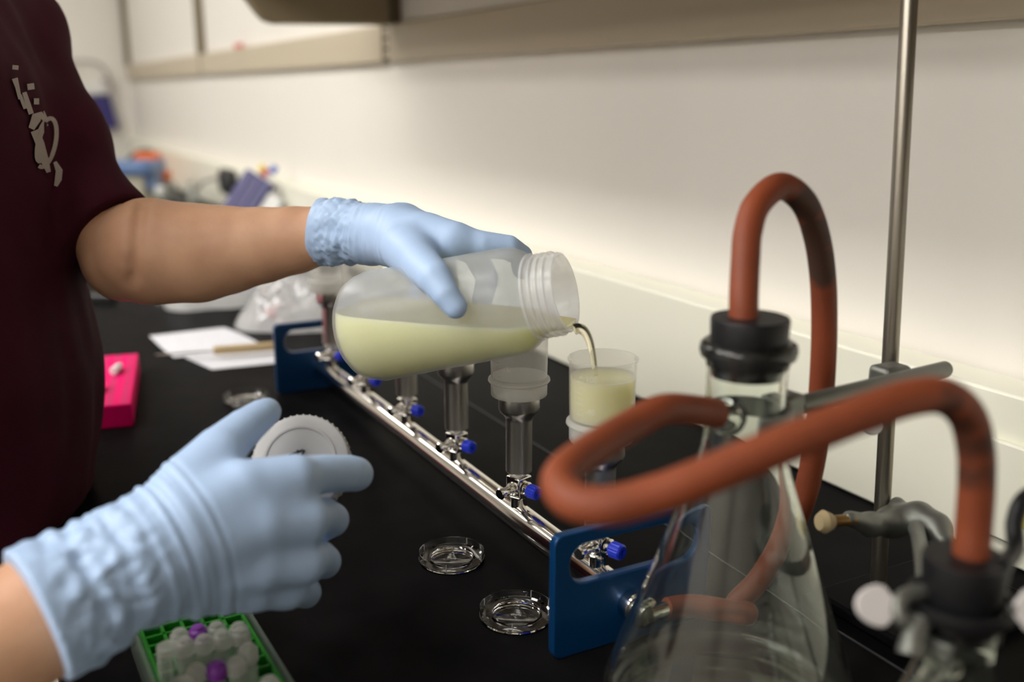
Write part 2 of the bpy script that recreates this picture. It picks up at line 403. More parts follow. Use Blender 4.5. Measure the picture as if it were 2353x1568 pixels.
for i, (x, y) in enumerate(PANELS):
    t = thing('ceiling_light', 'unseen fluorescent ceiling light panel in white frame', 'light', (x, y, HC), 'fluorescent ceiling panels')
    obj('frame', MB().framep(rrect(1.26, .36, .01), rrect(1.2, .3, .01), lambda u, v, w_: (x+u, y+v, HC-.03+w_), .03), 'lampframe', t, smooth=0)
    obj('diffuser', MB().box((x, y, HC-.012), (1.2, .3, .008)), 'lamp', t, smooth=0)

# bench: black epoxy worktop, cream upstand, base cabinets
BF, BS = .012, .762
t = thing('lab_bench', 'long black epoxy laboratory bench with cream upstand along the wall', 'bench', (-1.9, .4, HF))
obj('worktop', MB().box(((X0+X1)/2, (BF+.812)/2, -.016), (X1-X0-.02, .80, .032)), 'bench', t, bevel=.003)
obj('seam', MB().box((-1.9, .548, .0004), (7.2, .0018, .0008)), 'seam', t, smooth=0)
obj('base_cabinet', MB().box(((X0+X1)/2, .46, -.46), (X1-X0-.02, .68, .84)), 'cabinet', t, smooth=0)
obj('plinth', MB().box(((X0+X1)/2, .49, -.895), (X1-X0-.02, .62, .03)), 'black', t, smooth=0)

tag(obj('bench_upstand', MB().box(((X0+X1)/2, (BS+.812)/2, .0768), (X1-X0-.02, .05, .1525)), 'splash', bevel=.003, at=(-1.9, BS, 0)), 'long cream upstand with flat ledge along the back of the black bench', 'upstand')
# wall rail with uprights, bracket, shelf
RB, RT, RF = .465, .541, .795
t = thing('wall_rail', 'beige metal rail running along the white wall above the bench', 'rail', (-2.05, RF, RB))
SL = [-2.06, -3.98]
xs = [X0+.01, SL[1]-.025, SL[1]+.012, SL[0]-.02, SL[0]+.02, 1.4]
for a, b in ((xs[0], xs[1]), (xs[2], xs[3]), (xs[4], xs[5])):
    obj('rail_section', MB().box(((a+b)/2, (RF+YW)/2, (RB+RT)/2), (b-a, YW-RF, RT-RB)), 'rail', t, bevel=.003)
obj('joint_slot', MB().box((SL[0], RF+.013, (RB+RT)/2), (.04, .012, RT-RB-.004)), 'dark', t, smooth=0)
obj('joint_slot', MB().box((SL[1]-.006, RF+.013, (RB+RT)/2), (.036, .012, RT-RB-.004)), 'dark', t, smooth=0)
mb = MB()
for k in range(3): mb.box((SL[0]+.006, RF+.003, RB+.016+k*.022), (.022, .006, .015))
obj('slot_clip', mb, 'rail', t, smooth=0)
for n, x in (('near the tilted bracket', SL[0]+.02), ('left of the red strip', SL[1]-.0), ('at the far left corner', X0+.03)):
    u = thing('shelf_upright', 'olive slotted shelf upright rising from the rail '+n, 'upright', (x, YW-.012, RT), 'shelf uprights on the wall rail')
    m_ = MB().box((x, YW-.0125, RT+.5), (.05, .025, .998))
    obj('channel', m_, 'post', u, smooth=0)
bx = SL[0]+.045
br = MB().prism([(YW-.03, RT-.004), (.548, RT-.008), (.528, RT-.002), (.516, RT+.010), (.46, RT+.085), (YW-.03, RT+.085)][::-1], lambda u, v, w_: (bx-.02+w_, u, v), .04)
tag(obj('shelf_bracket', br, 'olive', bevel=.006, seg=3, at=(bx, .6, RT)), 'dark olive shelf end bracket with slanted front corner', 'bracket')
tag(obj('wall_shelf', MB().box(((bx-.02+1.6)/2, (.42+YW)/2, RT+.0985), (1.6-bx+.02, YW-.42-.004, .026)), 'olive', bevel=.003, at=(-.3, .6, RT+.0985)), 'long olive wall shelf above the rail, at the top edge', 'shelf')
p = AY(543, 97, RF)
tag(obj('label_strip', MB().box((p[0], RF+.006, RT+.007), (.11, .003, .014)), 'red', smooth=0, at=(p[0], RF+.006, RT)), 'small red plastic strip on top of the rail', 'strip')

# wall outlet plate on the upstand, far right
p0 = AY(2285, 945, BS-.004)
t = thing('outlet_plate', 'cream socket plate on the upstand beside the black hose', 'outlet', (p0[0]+.055, BS, .055))
obj('plate', MB().box((p0[0]+.055, BS-.004, .068), (.11, .007, .088)), 'splash', t, bevel=.002)
obj('socket_face', MB().box((p0[0]+.058, BS-.0085, .068), (.034, .004, .05)), 'yellow', t, bevel=.002)

# ================================================================== VACUUM MANIFOLD
PY, PZ, PR = .400, .030, .0132
VX = [-.604, -.736, -.868, -1.000, -1.133, -1.267]
man = thing('vacuum_manifold', 'six place steel vacuum manifold with blue end brackets on the bench', 'manifold', (-.93, PY, 0))
obj('manifold_pipe', MB().lathe([(0, 0), (PR, 0), (PR, .742), (0, .742)], (-1.308, PY, PZ), (1, 0, 0), 64), 'pipe', man)
def bracket(x):
    out = rrect(.138, .098, .007, .402, .049, 8); inn = rrect(.112, .031, .0145, .402, .0725, 8)
    return MB().framep(out, inn, lambda u, v, w_: (x-.004+w_, u, v), .008)
for x in (-1.312, -.563):
    obj('end_bracket', bracket(x), 'blue_al', man, bevel=.0012)['label'] = 'blue anodised end bracket with hand slot'
of = obj('outlet_fitting', MB().rcyl((-.559, PY, PZ), (-.5475, PY, PZ), .0125).rcyl((-.5475, PY, PZ), (-.543, PY, PZ), .009), 'chrome', man)
VA = math.radians(17)
kx, ky = np.array([math.cos(VA), math.sin(VA), 0]), np.array([math.sin(VA), -math.cos(VA), 0])
def valve(x):
    o = np.array([x, PY, 0]); R = rotz(VA)
    st = obj('stopcock', MB().box(o+(0, 0, .0605), (.0165, .0165, .0205), R).cyl(o+(0, 0, .040), o+(0, 0, .0515), .0075), 'chrome', man, bevel=.0012)
    th = MB()
    for k in range(4): th.rcyl(o+(0, 0, .0432+k*.0018), o+(0, 0, .0450+k*.0018), .0072, .0005)
    obj('thread_tape', th, 'ptfe', st)
    obj('seal_ring', MB().rcyl(o+(0, 0, .0708), o+(0, 0, .0752), .0066, .0008), 'ptfe', st)['label'] = 'white seal ring under the post'
    c = o+(0, 0, .0605)
    obj('stem', MB().lathe([(0, 0), (.0042, 0), (.0062, .0012), (.0064, .003), (.0045, .0048), (.0032, .006), (0, .006)], c+kx*.008, kx, 24), 'chrome', st)
    prof = []
    kn = MB(); X, Y, Z = frame_of(kx); n = 36; pts = []
    base = c+kx*.0125-np.array([0, 0, .0008])
    for z, rr, hub in ((0, .0052, 0), (.0012, .0062, 1), (.0100, .0060, 1), (.0112, .0050, 0), (.0112, .0022, 0), (.0092, .0020, 0)):
        for k in range(n):
            a = 2*PI*k/n; r = rr+(.00035 if (k % 2 and hub) else 0)
            pts.append(base+Z*z+(X*math.cos(a)+Y*math.sin(a))*r)
    f = [(i*n+k, i*n+(k+1) % n, (i+1)*n+(k+1) % n, (i+1)*n+k) for i in range(5) for k in range(n)]
    f += [tuple(range(n-1, -1, -1)), tuple(5*n+k for k in range(n))]
    kn.add(pts, f); obj('knob', kn, 'blue_knob', st, smooth=25)['label'] = 'ribbed bright blue knob'
    obj('vent_port', MB().lathe([(0, 0), (.0072, 0), (.0072, .0015), (.0052, .0055), (.0040, .007), (.0040, .0125), (.0052, .013), (.0054, .0165), (.0044, .0178), (0, .0178)], c+ky*.007+(0, 0, -.001), ky, 28), 'chrome', st)
    q = c+ky*.0165+kx*.004+(0, 0, -.004)
    obj('lever_pin', MB().rcyl(q, q+kx*.010-ky*.004+(0, 0, -.001), .0017, .0004, 14), 'chrome', st)
def post(x):
    o = np.array([x, PY, 0])
    m_ = MB().lathe([(0, .0748), (.0112, .0748), (.0118, .0756), (.0118, .1235), (.0122, .1255), (.0142, .1285), (.0172, .1315), (.0183, .1345), (.0183, .1465), (0, .1465)], o, (0, 0, 1), 48)
    obj('funnel_post', m_, 'brushed', man, smooth=30)
for x in VX: valve(x); post(x)

# filter funnels (frosted cups) on the posts
def textmesh(s, size):
    c = bpy.data.curves.new('t', 'FONT'); c.body = s; c.size = size; c.align_x = 'CENTER'
    o = bpy.data.objects.new('t', c); COL.objects.link(o)
    dg = bpy.context.evaluated_depsgraph_get(); me = bpy.data.meshes.new_from_object(o.evaluated_get(dg))
    v = [tuple(p.co) for p in me.vertices]; f = [tuple(q.vertices) for q in me.polygons]
    bpy.data.objects.remove(o); bpy.data.curves.remove(c); bpy.data.meshes.remove(me); return v, f
def wrap(vf, r, z, ang):
    """lay flat lettering round a cup of radius r"""
    v, f = vf
    return [((r+.0002)*math.cos(ang+x/r), (r+.0002)*math.sin(ang+x/r), z+y) for x, y, _ in v], f
def funnel(label, rim=True):
    t = thing('filter_funnel', label, 'funnel', (0, 0, 0), 'filter funnels on the manifold')
    obj('base', MB().ring([(.0188, .1467), (.0243, .1467), (.0247, .1475), (.0249, .1585), (.0230, .1585), (.0228, .1488), (.0188, .1486)], seg=64), 'cupbase', t)
    obj('flange', MB().ring([(.0226, .1590), (.0266, .1590), (.0273, .1600), (.0270, .1618), (.0252, .1632), (.0226, .1632)], seg=64), 'cupbase', t)
    obj('cup', MB().lathe([(0, .1634), (.0246, .1634), (.0249, .175), (.0255, .2075), (.0258, .2090), (.0266, .2098), (.0267, .2112), (.0260, .2118), (.0250, .2112), (.0244, .175), (.0240, .1645), (0, .1645)], seg=64), 'cup', t)
    g = MB(); a0 = math.radians(-52)
    for s_, z in (('40', .1735), ('100', .1985)):
        v, f = wrap(textmesh(s_, .0062), .0251+(z-.1735)*.018, z, a0); g.add(v, f)
    for k in range(9):
        z = .1675+k*.0042; r = .0249+(z-.1675)*.018; L = .22 if k % 2 else .12
        n = 6; v = []; f = []
        for i in range(n+1):
            a = a0-.28-L*i/n
            v += [((r+.0003)*math.cos(a), (r+.0003)*math.sin(a), z), ((r+.0003)*math.cos(a), (r+.0003)*math.sin(a), z+.0004)]
        g.add(v, [(2*i, 2*i+1, 2*i+3, 2*i+2) for i in range(n)])
    obj('graduation', g, 'print', t, smooth=0)
    return t
f0 = funnel('frosted filter funnel being filled with yellow liquid, nearest the flask')
for i, (x, lb) in enumerate(zip(VX, [None, 'empty frosted filter funnel marked 40 just under the bottle neck', 'filter funnel hidden behind the bottle shoulder, third along the pipe',
                        'filter funnel hidden behind the middle of the bottle', 'filter funnel showing over the bottle base, below the glove cuff', 'frosted filter funnel at the far end of the manifold'])):
    if i == 0: f0.location = (x, PY, 0)
    else: dup(f0, (x, PY, 0), lb)
obj('liquid', MB().lathe([(0, .1650), (.0236, .1650), (.0240, .175), (.0246, .1965), (.0247, .1972), (.0235, .1966), (0, .1965)], (VX[0], PY, 0), seg=64), 'broth_cup', f0)['label'] = 'pale yellow liquid filling the cup'

# ================================================================== BOTTLE being poured
MC, BC = D(1300, 671, .757), D(812, 759, .828)
ax = MC-BC; LB = np.linalg.norm(ax); ax /= LB
bt = thing('plastic_bottle', 'translucent wide mouth bottle of yellow liquid tipped over the funnels', 'bottle', BC)
R0 = .0460
k = LB/.20
ext = [(0, .005), (.022, .0045), (.029, .001), (.0345, .0022), (.0400, .0075), (.0438, .0160), (R0, .027), (.0452, .040), (.0440, .080), (.0428, .135), (.0422, .154), (.0408, .1615), (.0375, .1675), (.0335, .1715), (.0322, .1735)]
inn = [(.0302, .1735), (.0321, .1708), (.0364, .1662), (.0396, .1605), (.0409, .1535), (.0415, .134), (.0427, .080), (.0439, .040), (.0441, .0275), (.0425, .0168), (.0390, .0090), (.034, .0046), (.028, .0035), (.022, .0058), (0, .0062)]
nkp = [(.0301, .1737), (.0338, .1737), (.0340, .1757), (.0318, .1767)]; zz = .1785
for q in range(3): nkp += [(.0312, zz), (.0328, zz+.0013), (.0328, zz+.0030), (.0312, zz+.0043)]; zz += .0058
nkp += [(.0307, .1968), (.0310, .1985), (.0305, .200), (.0285, .200), (.0281, .1985), (.0283, .180)]
sc = lambda pr: [(r, z*k) for r, z in pr]
obj('bottle_body', MB().lathe(sc(ext+inn), BC, ax, 80), 'bottle', bt, smooth=50)
obj('threaded_neck', MB().ring(sc(nkp), BC, ax, 80), 'neck', bt, smooth=40)
lip = MC + np.array([0, 0, -1.0])*.0285
LEVEL = lip[2]+.0050
def cut_below(mb, z):
    bm = bmesh.new(); vs = [bm.verts.new(p) for p in mb.v]
    for q in mb.f:
        try: bm.faces.new([vs[i] for i in q])
        except ValueError: pass
    bmesh.ops.remove_doubles(bm, verts=bm.verts[:], dist=1e-6)
    r = bmesh.ops.bisect_plane(bm, geom=bm.verts[:]+bm.edges[:]+bm.faces[:], plane_co=(0, 0, z), plane_no=(0, 0, 1), clear_outer=True)
    ed = [e for e in bm.edges if e.is_boundary]
    bmesh.ops.contextual_create(bm, geom=ed) if False else bmesh.ops.holes_fill(bm, edges=ed, sides=0)
    out = MB(); bm.verts.index_update(); out.v = [tuple(v.co) for v in bm.verts]; out.f = [tuple(v.index for v in f.verts) for f in bm.faces]; bm.free(); return out
lq = [(0, .1992), (.0277, .1990)]+[(r-.0005, z) for r, z in inn]; lq[2] = (.0282, .1745); lq[-1] = (0, .0067); lq = lq[::-1]
lo_ = obj('liquid', cut_below(MB().lathe(sc(lq), BC, ax, 80), LEVEL), 'broth', bt, smooth=40); lo_['label'] = 'cloudy yellow broth lying level in the bottle'
lo_.data.materials.append(M['broth_top'])
for p_ in lo_.data.polygons:
    if p_.normal.z > .999 and abs((p_.center.z+BC[2])-LEVEL) < 2e-4: p_.material_index = 1
# droplets clinging inside the upper wall
random.seed(4); dm = MB()
X_, Y_, _z = frame_of(ax)
toc = CP-BC; toc = toc-ax*np.dot(toc, ax); toc /= np.linalg.norm(toc); upv = np.cross(ax, toc); upv = upv if upv[2] > 0 else -upv
for q in range(34):
    zt = random.uniform(.03, .085) if q > 5 else random.uniform(.12, .145); a = random.uniform(.2, .9) if q > 5 else random.uniform(.5, 1.0)
    d_ = toc*math.cos(a)+upv*math.sin(a); r = .0440-(zt-.030)*.020
    dm.ball(BC+ax*zt*k+d_*(r-.0004), random.uniform(.0006, .0013), (1, 1, .7), 10)
obj('droplets', dm, 'stream', bt)['kind'] = 'stuff'
# pouring stream
s0 = D(1320, 757, .7455); s1 = np.array([VX[0]-.004, PY-.004, .1972])
def sp(t_): return s0*(1-t_)+s1*t_+np.array([0, 0, 1])*(.018*t_*(1-t_)*2.6)+(rt*.004)*(t_*(1-t_)*2)
pts = [sp(i/8) for i in range(9)]
mb = MB().tube(pts, lambda t_: .0044-.0026*t_, 16, sub=3)
mb2 = MB(); mb2.v = []
tag(obj('liquid_stream', mb, 'stream', at=s1), 'thin stream of liquid falling from the bottle lip into the funnel', 'liquid')

# ================================================================== PERSON
def C_(x, y, d, rpx): return (D(x, y, d), rpx*d/FPX)
U_, V_ = np.array([.78, -.62, 0]), np.array([.62, .78, 0])
TC = [(np.array([-1.040, -.084, -.03]), .170), (np.array([-1.040, -.070, .14]), .172), (np.array([-1.055, -.078, .36]), .172)]
LSH, RSH = D(8, 70, 1.04), np.array([-.870, -.168, .440])
LEL = D(283, 600, .965); REL = np.array([-.645, -.215, .165])
LFORE = [C_(290, 596, .965, 98), C_(345, 579, .955, 122), C_(455, 582, .955, 113), C_(520, 575, .952, 101), C_(600, 564, .945, 87), C_(678, 552, .938, 77), C_(740, 541, .93, 66), C_(850, 535, .89, 56)]
RFORE = [(REL, .043), ((REL+D(-60, 1500, .545))/2, .0415), C_(-60, 1512, .548, 160), C_(90, 1418, .565, 143), C_(190, 1370, .585, 118)]
HEAD = np.array([-1.0, .0, .74])
BENCHCUT = lambda P, d: np.maximum(d, -np.maximum(np.maximum(BF-.004-P[:, 1], P[:, 2]-.003), -1.2-P[:, 2]))
def torso(P, grow):
    d = None
    for (a, ra), (b, rb) in zip(TC, TC[1:]):
        ab = b-a; t_ = np.clip((P[:, 2]-a[2])/(b[2]-a[2]), -.0, 1.0); c = a+t_[:, None]*ab; q = P-c
        r = ra+t_*(rb-ra)+grow; x = q @ U_; y = (q @ V_)*1.42
        rr = np.sqrt(x*x+y*y+q[:, 2]**2*(1.0))
        e = (rr-r)*.8; d = e if d is None else smin(d, e, .05)
    return d
def shirt_f(P):
    d = torso(P, .012)
    pl = np.array([-1.03, -.135, -.05]); d = smin(d, chain(P, [(pl+U_*.085, .130), (pl-U_*.085, .130)], .03), .06)
    d = np.maximum(d, -.17-P[:, 2])
    sl = chain(P, [((LSH+RSH)/2+np.array([0, 0, .03]), .07), (LSH+np.array([0, 0, -.005]), .056), (LSH*.5+LEL*.5, .0405), (LSH*.1+LEL*.9, .0415), (LEL*1.3-LSH*.3, .0415)], .03)
    n = (LEL-LSH)/np.linalg.norm(LEL-LSH); n2 = rt*.66-cu*.72-fw*.22; n2 /= np.linalg.norm(n2)
    hem = D(254, 516, .965)
    sl = np.maximum(sl, (P-hem) @ n2)
    sr = chain(P, [((LSH+RSH)/2+np.array([0, 0, .03]), .07), (RSH, .066), (RSH*.3+REL*.7, .060)], .03)
    m_ = RSH*.35+REL*.65; n3 = (REL-RSH)/np.linalg.norm(REL-RSH); sr = np.maximum(sr, (P-m_) @ n3)
    d = smin(d, sl, .025); d = smin(d, sr, .025)
    return BENCHCUT(P, d)
def body_f(P):
    d = torso(P, -.004)
    pel = np.array([-1.03, -.135, -.05])
    d = smin(d, chain(P, [(pel+U_*.08, .10), (pel-U_*.08, .10)], .03), .05)
    for s_ in (-1, 1):
        hp = pel+U_*.09*s_; kn = hp+V_*.02+np.array([0, -.02, -.42]); an = kn-V_*.02+np.array([0, -.01, -.36])
        d = smin(d, chain(P, [(hp, .082), (kn, .056), (an, .042)], .03), .03)
        d = smin(d, chain(P, [(an-np.array([0, 0, .025]), .035), (an+V_*.13-np.array([0, 0, .045]), .026)], .02), .02)
    nk = (LSH+RSH)/2+np.array([0, .01, .05])
    d = smin(d, chain(P, [(nk, .062), (HEAD-np.array([0, 0, .05]), .055)], .03), .04)
    q = P-HEAD; x = (q @ U_)/.074; y = (q @ V_)/.092; z = q[:, 2]/.118
    hd_ = (np.sqrt(x*x+y*y+z*z)-1)*.075
    jaw = HEAD+V_*.035-np.array([0, 0, .07]); hd_ = smin(hd_, chain(P, [(jaw+U_*.02, .042), (jaw-U_*.02, .042)]), .04)
    nose = chain(P, [(HEAD+V_*.088+np.array([0, 0, .01]), .009), (HEAD+V_*.104-np.array([0, 0, .025]), .013)]); hd_ = smin(hd_, nose, .012)
    for s_ in (-1, 1):
        hd_ = smin(hd_, chain(P, [(HEAD+U_*.075*s_+np.array([0, 0, .02]), .014), (HEAD+U_*.073*s_-np.array([0, 0, .025]), .010)]), .008)
        hd_ = np.maximum(hd_, -(np.linalg.norm(P-(HEAD+V_*.094+U_*.031*s_+np.array([0, 0, .012])), axis=1)-.016))
    d = smin(d, hd_, .02)
    la = smin(chain(P, [(LSH, .046), (LSH*.5+LEL*.5, .0350), (LEL, .0365)], .01), chain(P, LFORE, .004), .006)
    d = smin(d, la, .02)
    ra = smin(chain(P, [(RSH, .05), (RSH*.5+REL*.5, .047), (REL, .044)], .01), chain(P, RFORE, .004), .008)
    d = smin(d, ra, .02)
    if CREASE: d = -smin(-d, chain(P, CREASE, .002), .004)
    return BENCHCUT(P, d)
CREASE = None
def on_body(x, y):
    d = .84
    for _ in range(80):
        P = D(x, y, d)[None]; e = body_f(P)[0]
        if e < .0005: break
        d += max(e*.7, .0005)
    return D(x, y, d)
CREASE = [(on_body(x, y)+fw*o, .0042) for x, y, o in ((322, 462, .004), (318, 510, .001), (313, 560, .0), (306, 610, .001), (296, 650, .004))]
person = body_obj('person', surf(body_f, (-1.36, -.42, -.90), (-.48, .40, .90), .0045), 'skin', relax=3)
tag(person, 'person in maroon shirt and blue gloves pouring from the bottle', 'person')
def fold(p):
    q = Vector(p)*9; a = noise.noise(Vector((q.x*1.3, q.y*1.3, q.z*.45)))
    b = noise.noise(Vector((q.x*3.1+5, q.y*3.1, q.z*1.2)))
    return .007*a+.003*b
shirt = body_obj('shirt', surf(shirt_f, (-1.36, -.43, -.22), (-.56, .24, .62), .006), 'shirt', person, fold, 2)
shirt['label'] = 'dark maroon short sleeve shirt'
def trs_f(P):
    d = None; pel = np.array([-1.03, -.135, -.06])
    d = chain(P, [(pel+U_*.08, .116), (pel-U_*.08, .116)], .03)
    for s_ in (-1, 1):
        hp = pel+U_*.09*s_; kn = hp+V_*.02+np.array([0, -.02, -.42]); an = kn-V_*.02+np.array([0, -.01, -.36])
        d = smin(d, chain(P, [(hp, .098), (kn, .075), (an, .066)], .03), .03)
    d = np.maximum(np.maximum(d, -.86-P[:, 2]), P[:, 2]-.0)
    return BENCHCUT(P, d)
body_obj('trousers', surf(trs_f, (-1.36, -.42, -.88), (-.72, .12, .02), .011), 'jeans', person, lambda p: .004*noise.noise(Vector(p)*14), 2)
for s_ in (-1, 1):
    an = np.array([-1.03, -.135, -.05])+U_*.09*s_+np.array([0, -.03, -.78])
    def shoe_f(P, an=an):
        d = chain(P, [(an-V_*.03+np.array([0, 0, -.03]), .048), (an+V_*.14+np.array([0, 0, -.038]), .042)], .02)
        return np.maximum(d, HF+.004-P[:, 2])
    body_obj('shoe', surf(shoe_f, an-np.array([.2, .2, .1]), an+np.array([.2, .25, .06]), .009), 'shoe', person, None, 1)
def hair_f(P):
    q = P-HEAD-np.array([0, 0, .018])+V_*.008; x = (q @ U_)/.083; y = (q @ V_)/.100; z = q[:, 2]/.122
    d = (np.sqrt(x*x+y*y+z*z)-1)*.08
    return np.maximum(d, np.minimum((q @ V_)-.045, .2)*.9-np.maximum(q[:, 2]-.03, 0)*1.6 + np.where(q[:, 2] < -.05, .06, 0))
body_obj('hair', surf(hair_f, HEAD-.14, HEAD+.16, .007), 'hair', person, lambda p: .004*noise.noise(Vector(p)*60), 1)
for s_ in (-1, 1):
    ec = HEAD+V_*.0785+U_*.031*s_+np.array([0, 0, .012])
    ey = obj('eye', MB().ball(ec, .0118), 'eye', person)
    obj('iris', MB().ball(ec+V_*.0092, .0056, (1, .55, 1), 16, np.stack([U_, V_, up], 1)), 'black', ey)
    obj('eyebrow', MB().tube([HEAD+V_*.091+U_*.015*s_+np.array([0, 0, .028]), HEAD+V_*.092+U_*.032*s_+np.array([0, 0, .034]), HEAD+V_*.078+U_*.049*s_+np.array([0, 0, .028])], .0032, 10), 'hair', person)
obj('mouth', MB().ball(HEAD+V_*.0955-np.array([0, 0, .062]), .022, (1, .3, .3), R=np.stack([U_, V_, up], 1)), 'lip', person)

# chest print, laid onto the shirt surface
def on_shirt(x, y):
    d = .80
    for _ in range(60):
        P = D(x, y, d)[None]; e = shirt_f(P)[0]
        if e < .0004: break
        d += max(e*.7, .0004)
    p = D(x, y, d-.0035); return p+ (CP-p)/np.linalg.norm(CP-p)*.0062
em = MB()
def strip2(pts, wd):
    n = len(pts); v = []
    for i, (x, y) in enumerate(pts):
        a, b = pts[max(i-1, 0)], pts[min(i+1, n-1)]; tx, ty = b[0]-a[0], b[1]-a[1]; L = math.hypot(tx, ty)
        w_ = wd[i] if isinstance(wd, (list, tuple)) else wd
        v += [on_shirt(x-ty/L*w_, y+tx/L*w_), on_shirt(x+ty/L*w_, y-tx/L*w_)]
    em.add(v, [(2*i, 2*i+1, 2*i+3, 2*i+2) for i in range(n-1)])
ell = lambda cx, cy, a, b, t0, t1, n=22, tilt=-.18: [(cx+a*math.cos(t)-b*math.sin(t)*math.sin(tilt)*-1, cy+b*math.sin(t)) for t in [t0+(t1-t0)*i/n for i in range(n+1)]]
strip2(ell(106, 328, 22, 56, -2.6, 1.9), 5)
strip2(ell(98, 330, 10, 40, 1.2, 5.0, 16), 6)
strip2([(72, 296), (84, 270), (98, 264), (108, 280)], [7, 12, 10, 5])
strip2([(80, 300), (92, 330), (104, 372), (112, 396)], [10, 10, 9, 5])
strip2([(126, 372), (136, 392), (134, 412), (128, 428)], [4, 8, 8, 4])
strip2([(36, 150), (35, 160)], 7); strip2([(34, 180), (40, 200), (46, 228)], [7, 5, 4])
strip2([(70, 192), (72, 206)], 8); strip2([(56, 212), (64, 238), (72, 262)], [5, 6, 6]); strip2([(84, 226), (84, 240)], 6); strip2([(46, 218), (58, 250)], 4)
e_ = obj('chest_emblem', em, 'emblem', shirt, smooth=0); e_['label'] = 'cream printed crest on the chest'

# ---- gloves
def glove(name, palm, fingers, cuff, lo, hi, wr, cutp, cutn, kp=.012, kf=.009, lab=None, res=.0017):
    def f(P):
        d = None
        for ch in palm:
            e = chain(P, ch, .003); d = e if d is None else smin(d, e, kp)
        g = None
        for ch in fingers:
            e = chain(P, ch, .0004); g = e if g is None else smin(g, e, .0022)
        d = smin(d, g, kf)
        d = smin(d, chain(P, cuff, .008), .010)
        return np.maximum(d, (P-cutp) @ cutn)
    o = body_obj(name, surf(f, lo, hi, res), 'glove', person, wr, 2)
    if lab: o['label'] = lab
    return o
# pouring hand: thumb across the front of the bottle, fingers over the top and round the back
def bd(x, y, off):
    """depth of the bottle surface (front if off<0, back if off>0) under a photo point, moved off it by |off|"""
    o = CP; r = ray(x, y); r_ = r/np.linalg.norm(r); n = np.cross(r_, ax); n /= np.linalg.norm(n)
    h_ = abs(np.dot(BC-o, n)); a_ = np.cross(n, ax)
    tt = np.dot(BC-o, a_)/np.dot(r_, a_); R = .0440
    dz = math.sqrt(max(R*R-h_*h_, 0))/abs(np.dot(r_, a_))
    tt = tt+(dz if off > 0 else -dz)+off
    return (r_*tt) @ fw
palmL = [[C_(845, 538, .892, 56), C_(905, 532, .868, 60), C_(975, 545, .84, 56), C_(1040, 555, .822, 42)],
         [C_(850, 535, .895, 54), C_(930, 515, .885, 46), C_(1015, 548, .855, 38)],
         [C_(855, 550, .888, 52), C_(915, 562, .85, 56), C_(955, 586, .81, 46)]]
t1 = bd(1000, 642, -.010); t2 = bd(1046, 705, -.0085)
fingL = [[C_(930, 572, .825, 50), C_(965, 605, .795, 46), C_(1000, 640, t1-.004, 41), C_(1024, 676, t2+.001, 33), C_(1047, 706, t2, 28)],
         [C_(1000, 548, .835, 42), C_(1052, 552, .824, 35), C_(1110, 562, .822, 31), C_(1168, 569, .826, 29), C_(1198, 588, .842, 26), C_(1200, 618, .850, 24)],
         [C_(990, 550, .86, 36), C_(1040, 560, .858, 32), C_(1090, 580, .866, 29), C_(1120, 640, .872, 26), C_(1108, 690, .866, 24)],
         [C_(960, 548, .875, 34), C_(1000, 565, .875, 32), C_(1020, 600, .882, 28), C_(1030, 660, .884, 25), C_(1022, 705, .876, 23)],
         [C_(920, 548, .885, 32), C_(950, 575, .888, 29), C_(960, 620, .893, 25), C_(962, 670, .892, 22), C_(956, 700, .886, 20)]]
cuffL = [C_(700, 532, .945, 80), C_(790, 534, .915, 74), C_(850, 537, .893, 64)]
wp = D(726, 530, .936); dirL = D(860, 540, .89)-D(720, 530, .94); dirL = dirL-fw*np.dot(dirL, fw)*.9; dirL /= np.linalg.norm(dirL)
def wrL(p):
    s_ = float(np.dot(np.array(p)-wp, dirL)); w_ = min(max((s_-.002)/.014, 0), 1) if s_ < .035 else max(0, 1-(s_-.035)/.02)
    q = Vector(p)
    c_ = abs(noise.noise(q*75))*-1+.3; e = noise.noise(Vector((s_*160, 1.7, 3.1))+q*18)
    fine = .0007*noise.noise(Vector((s_*330, .3, 0))+q*25)
    f3 = 1-2*abs(noise.noise(q*130+Vector((7, 1, 2))))
    return w_*(.0046*c_+.0024*e-.0014*f3)+(fine if s_ < .085 else 0)*.8
cutL = D(726, 530, .936)
glove('glove', palmL, fingL, cuffL, D(700, 480, .90)-.12, D(1000, 560, .84)+np.array([.20, .18, .13]), wrL, cutL, -dirL, lab='blue glove gripping the bottle')
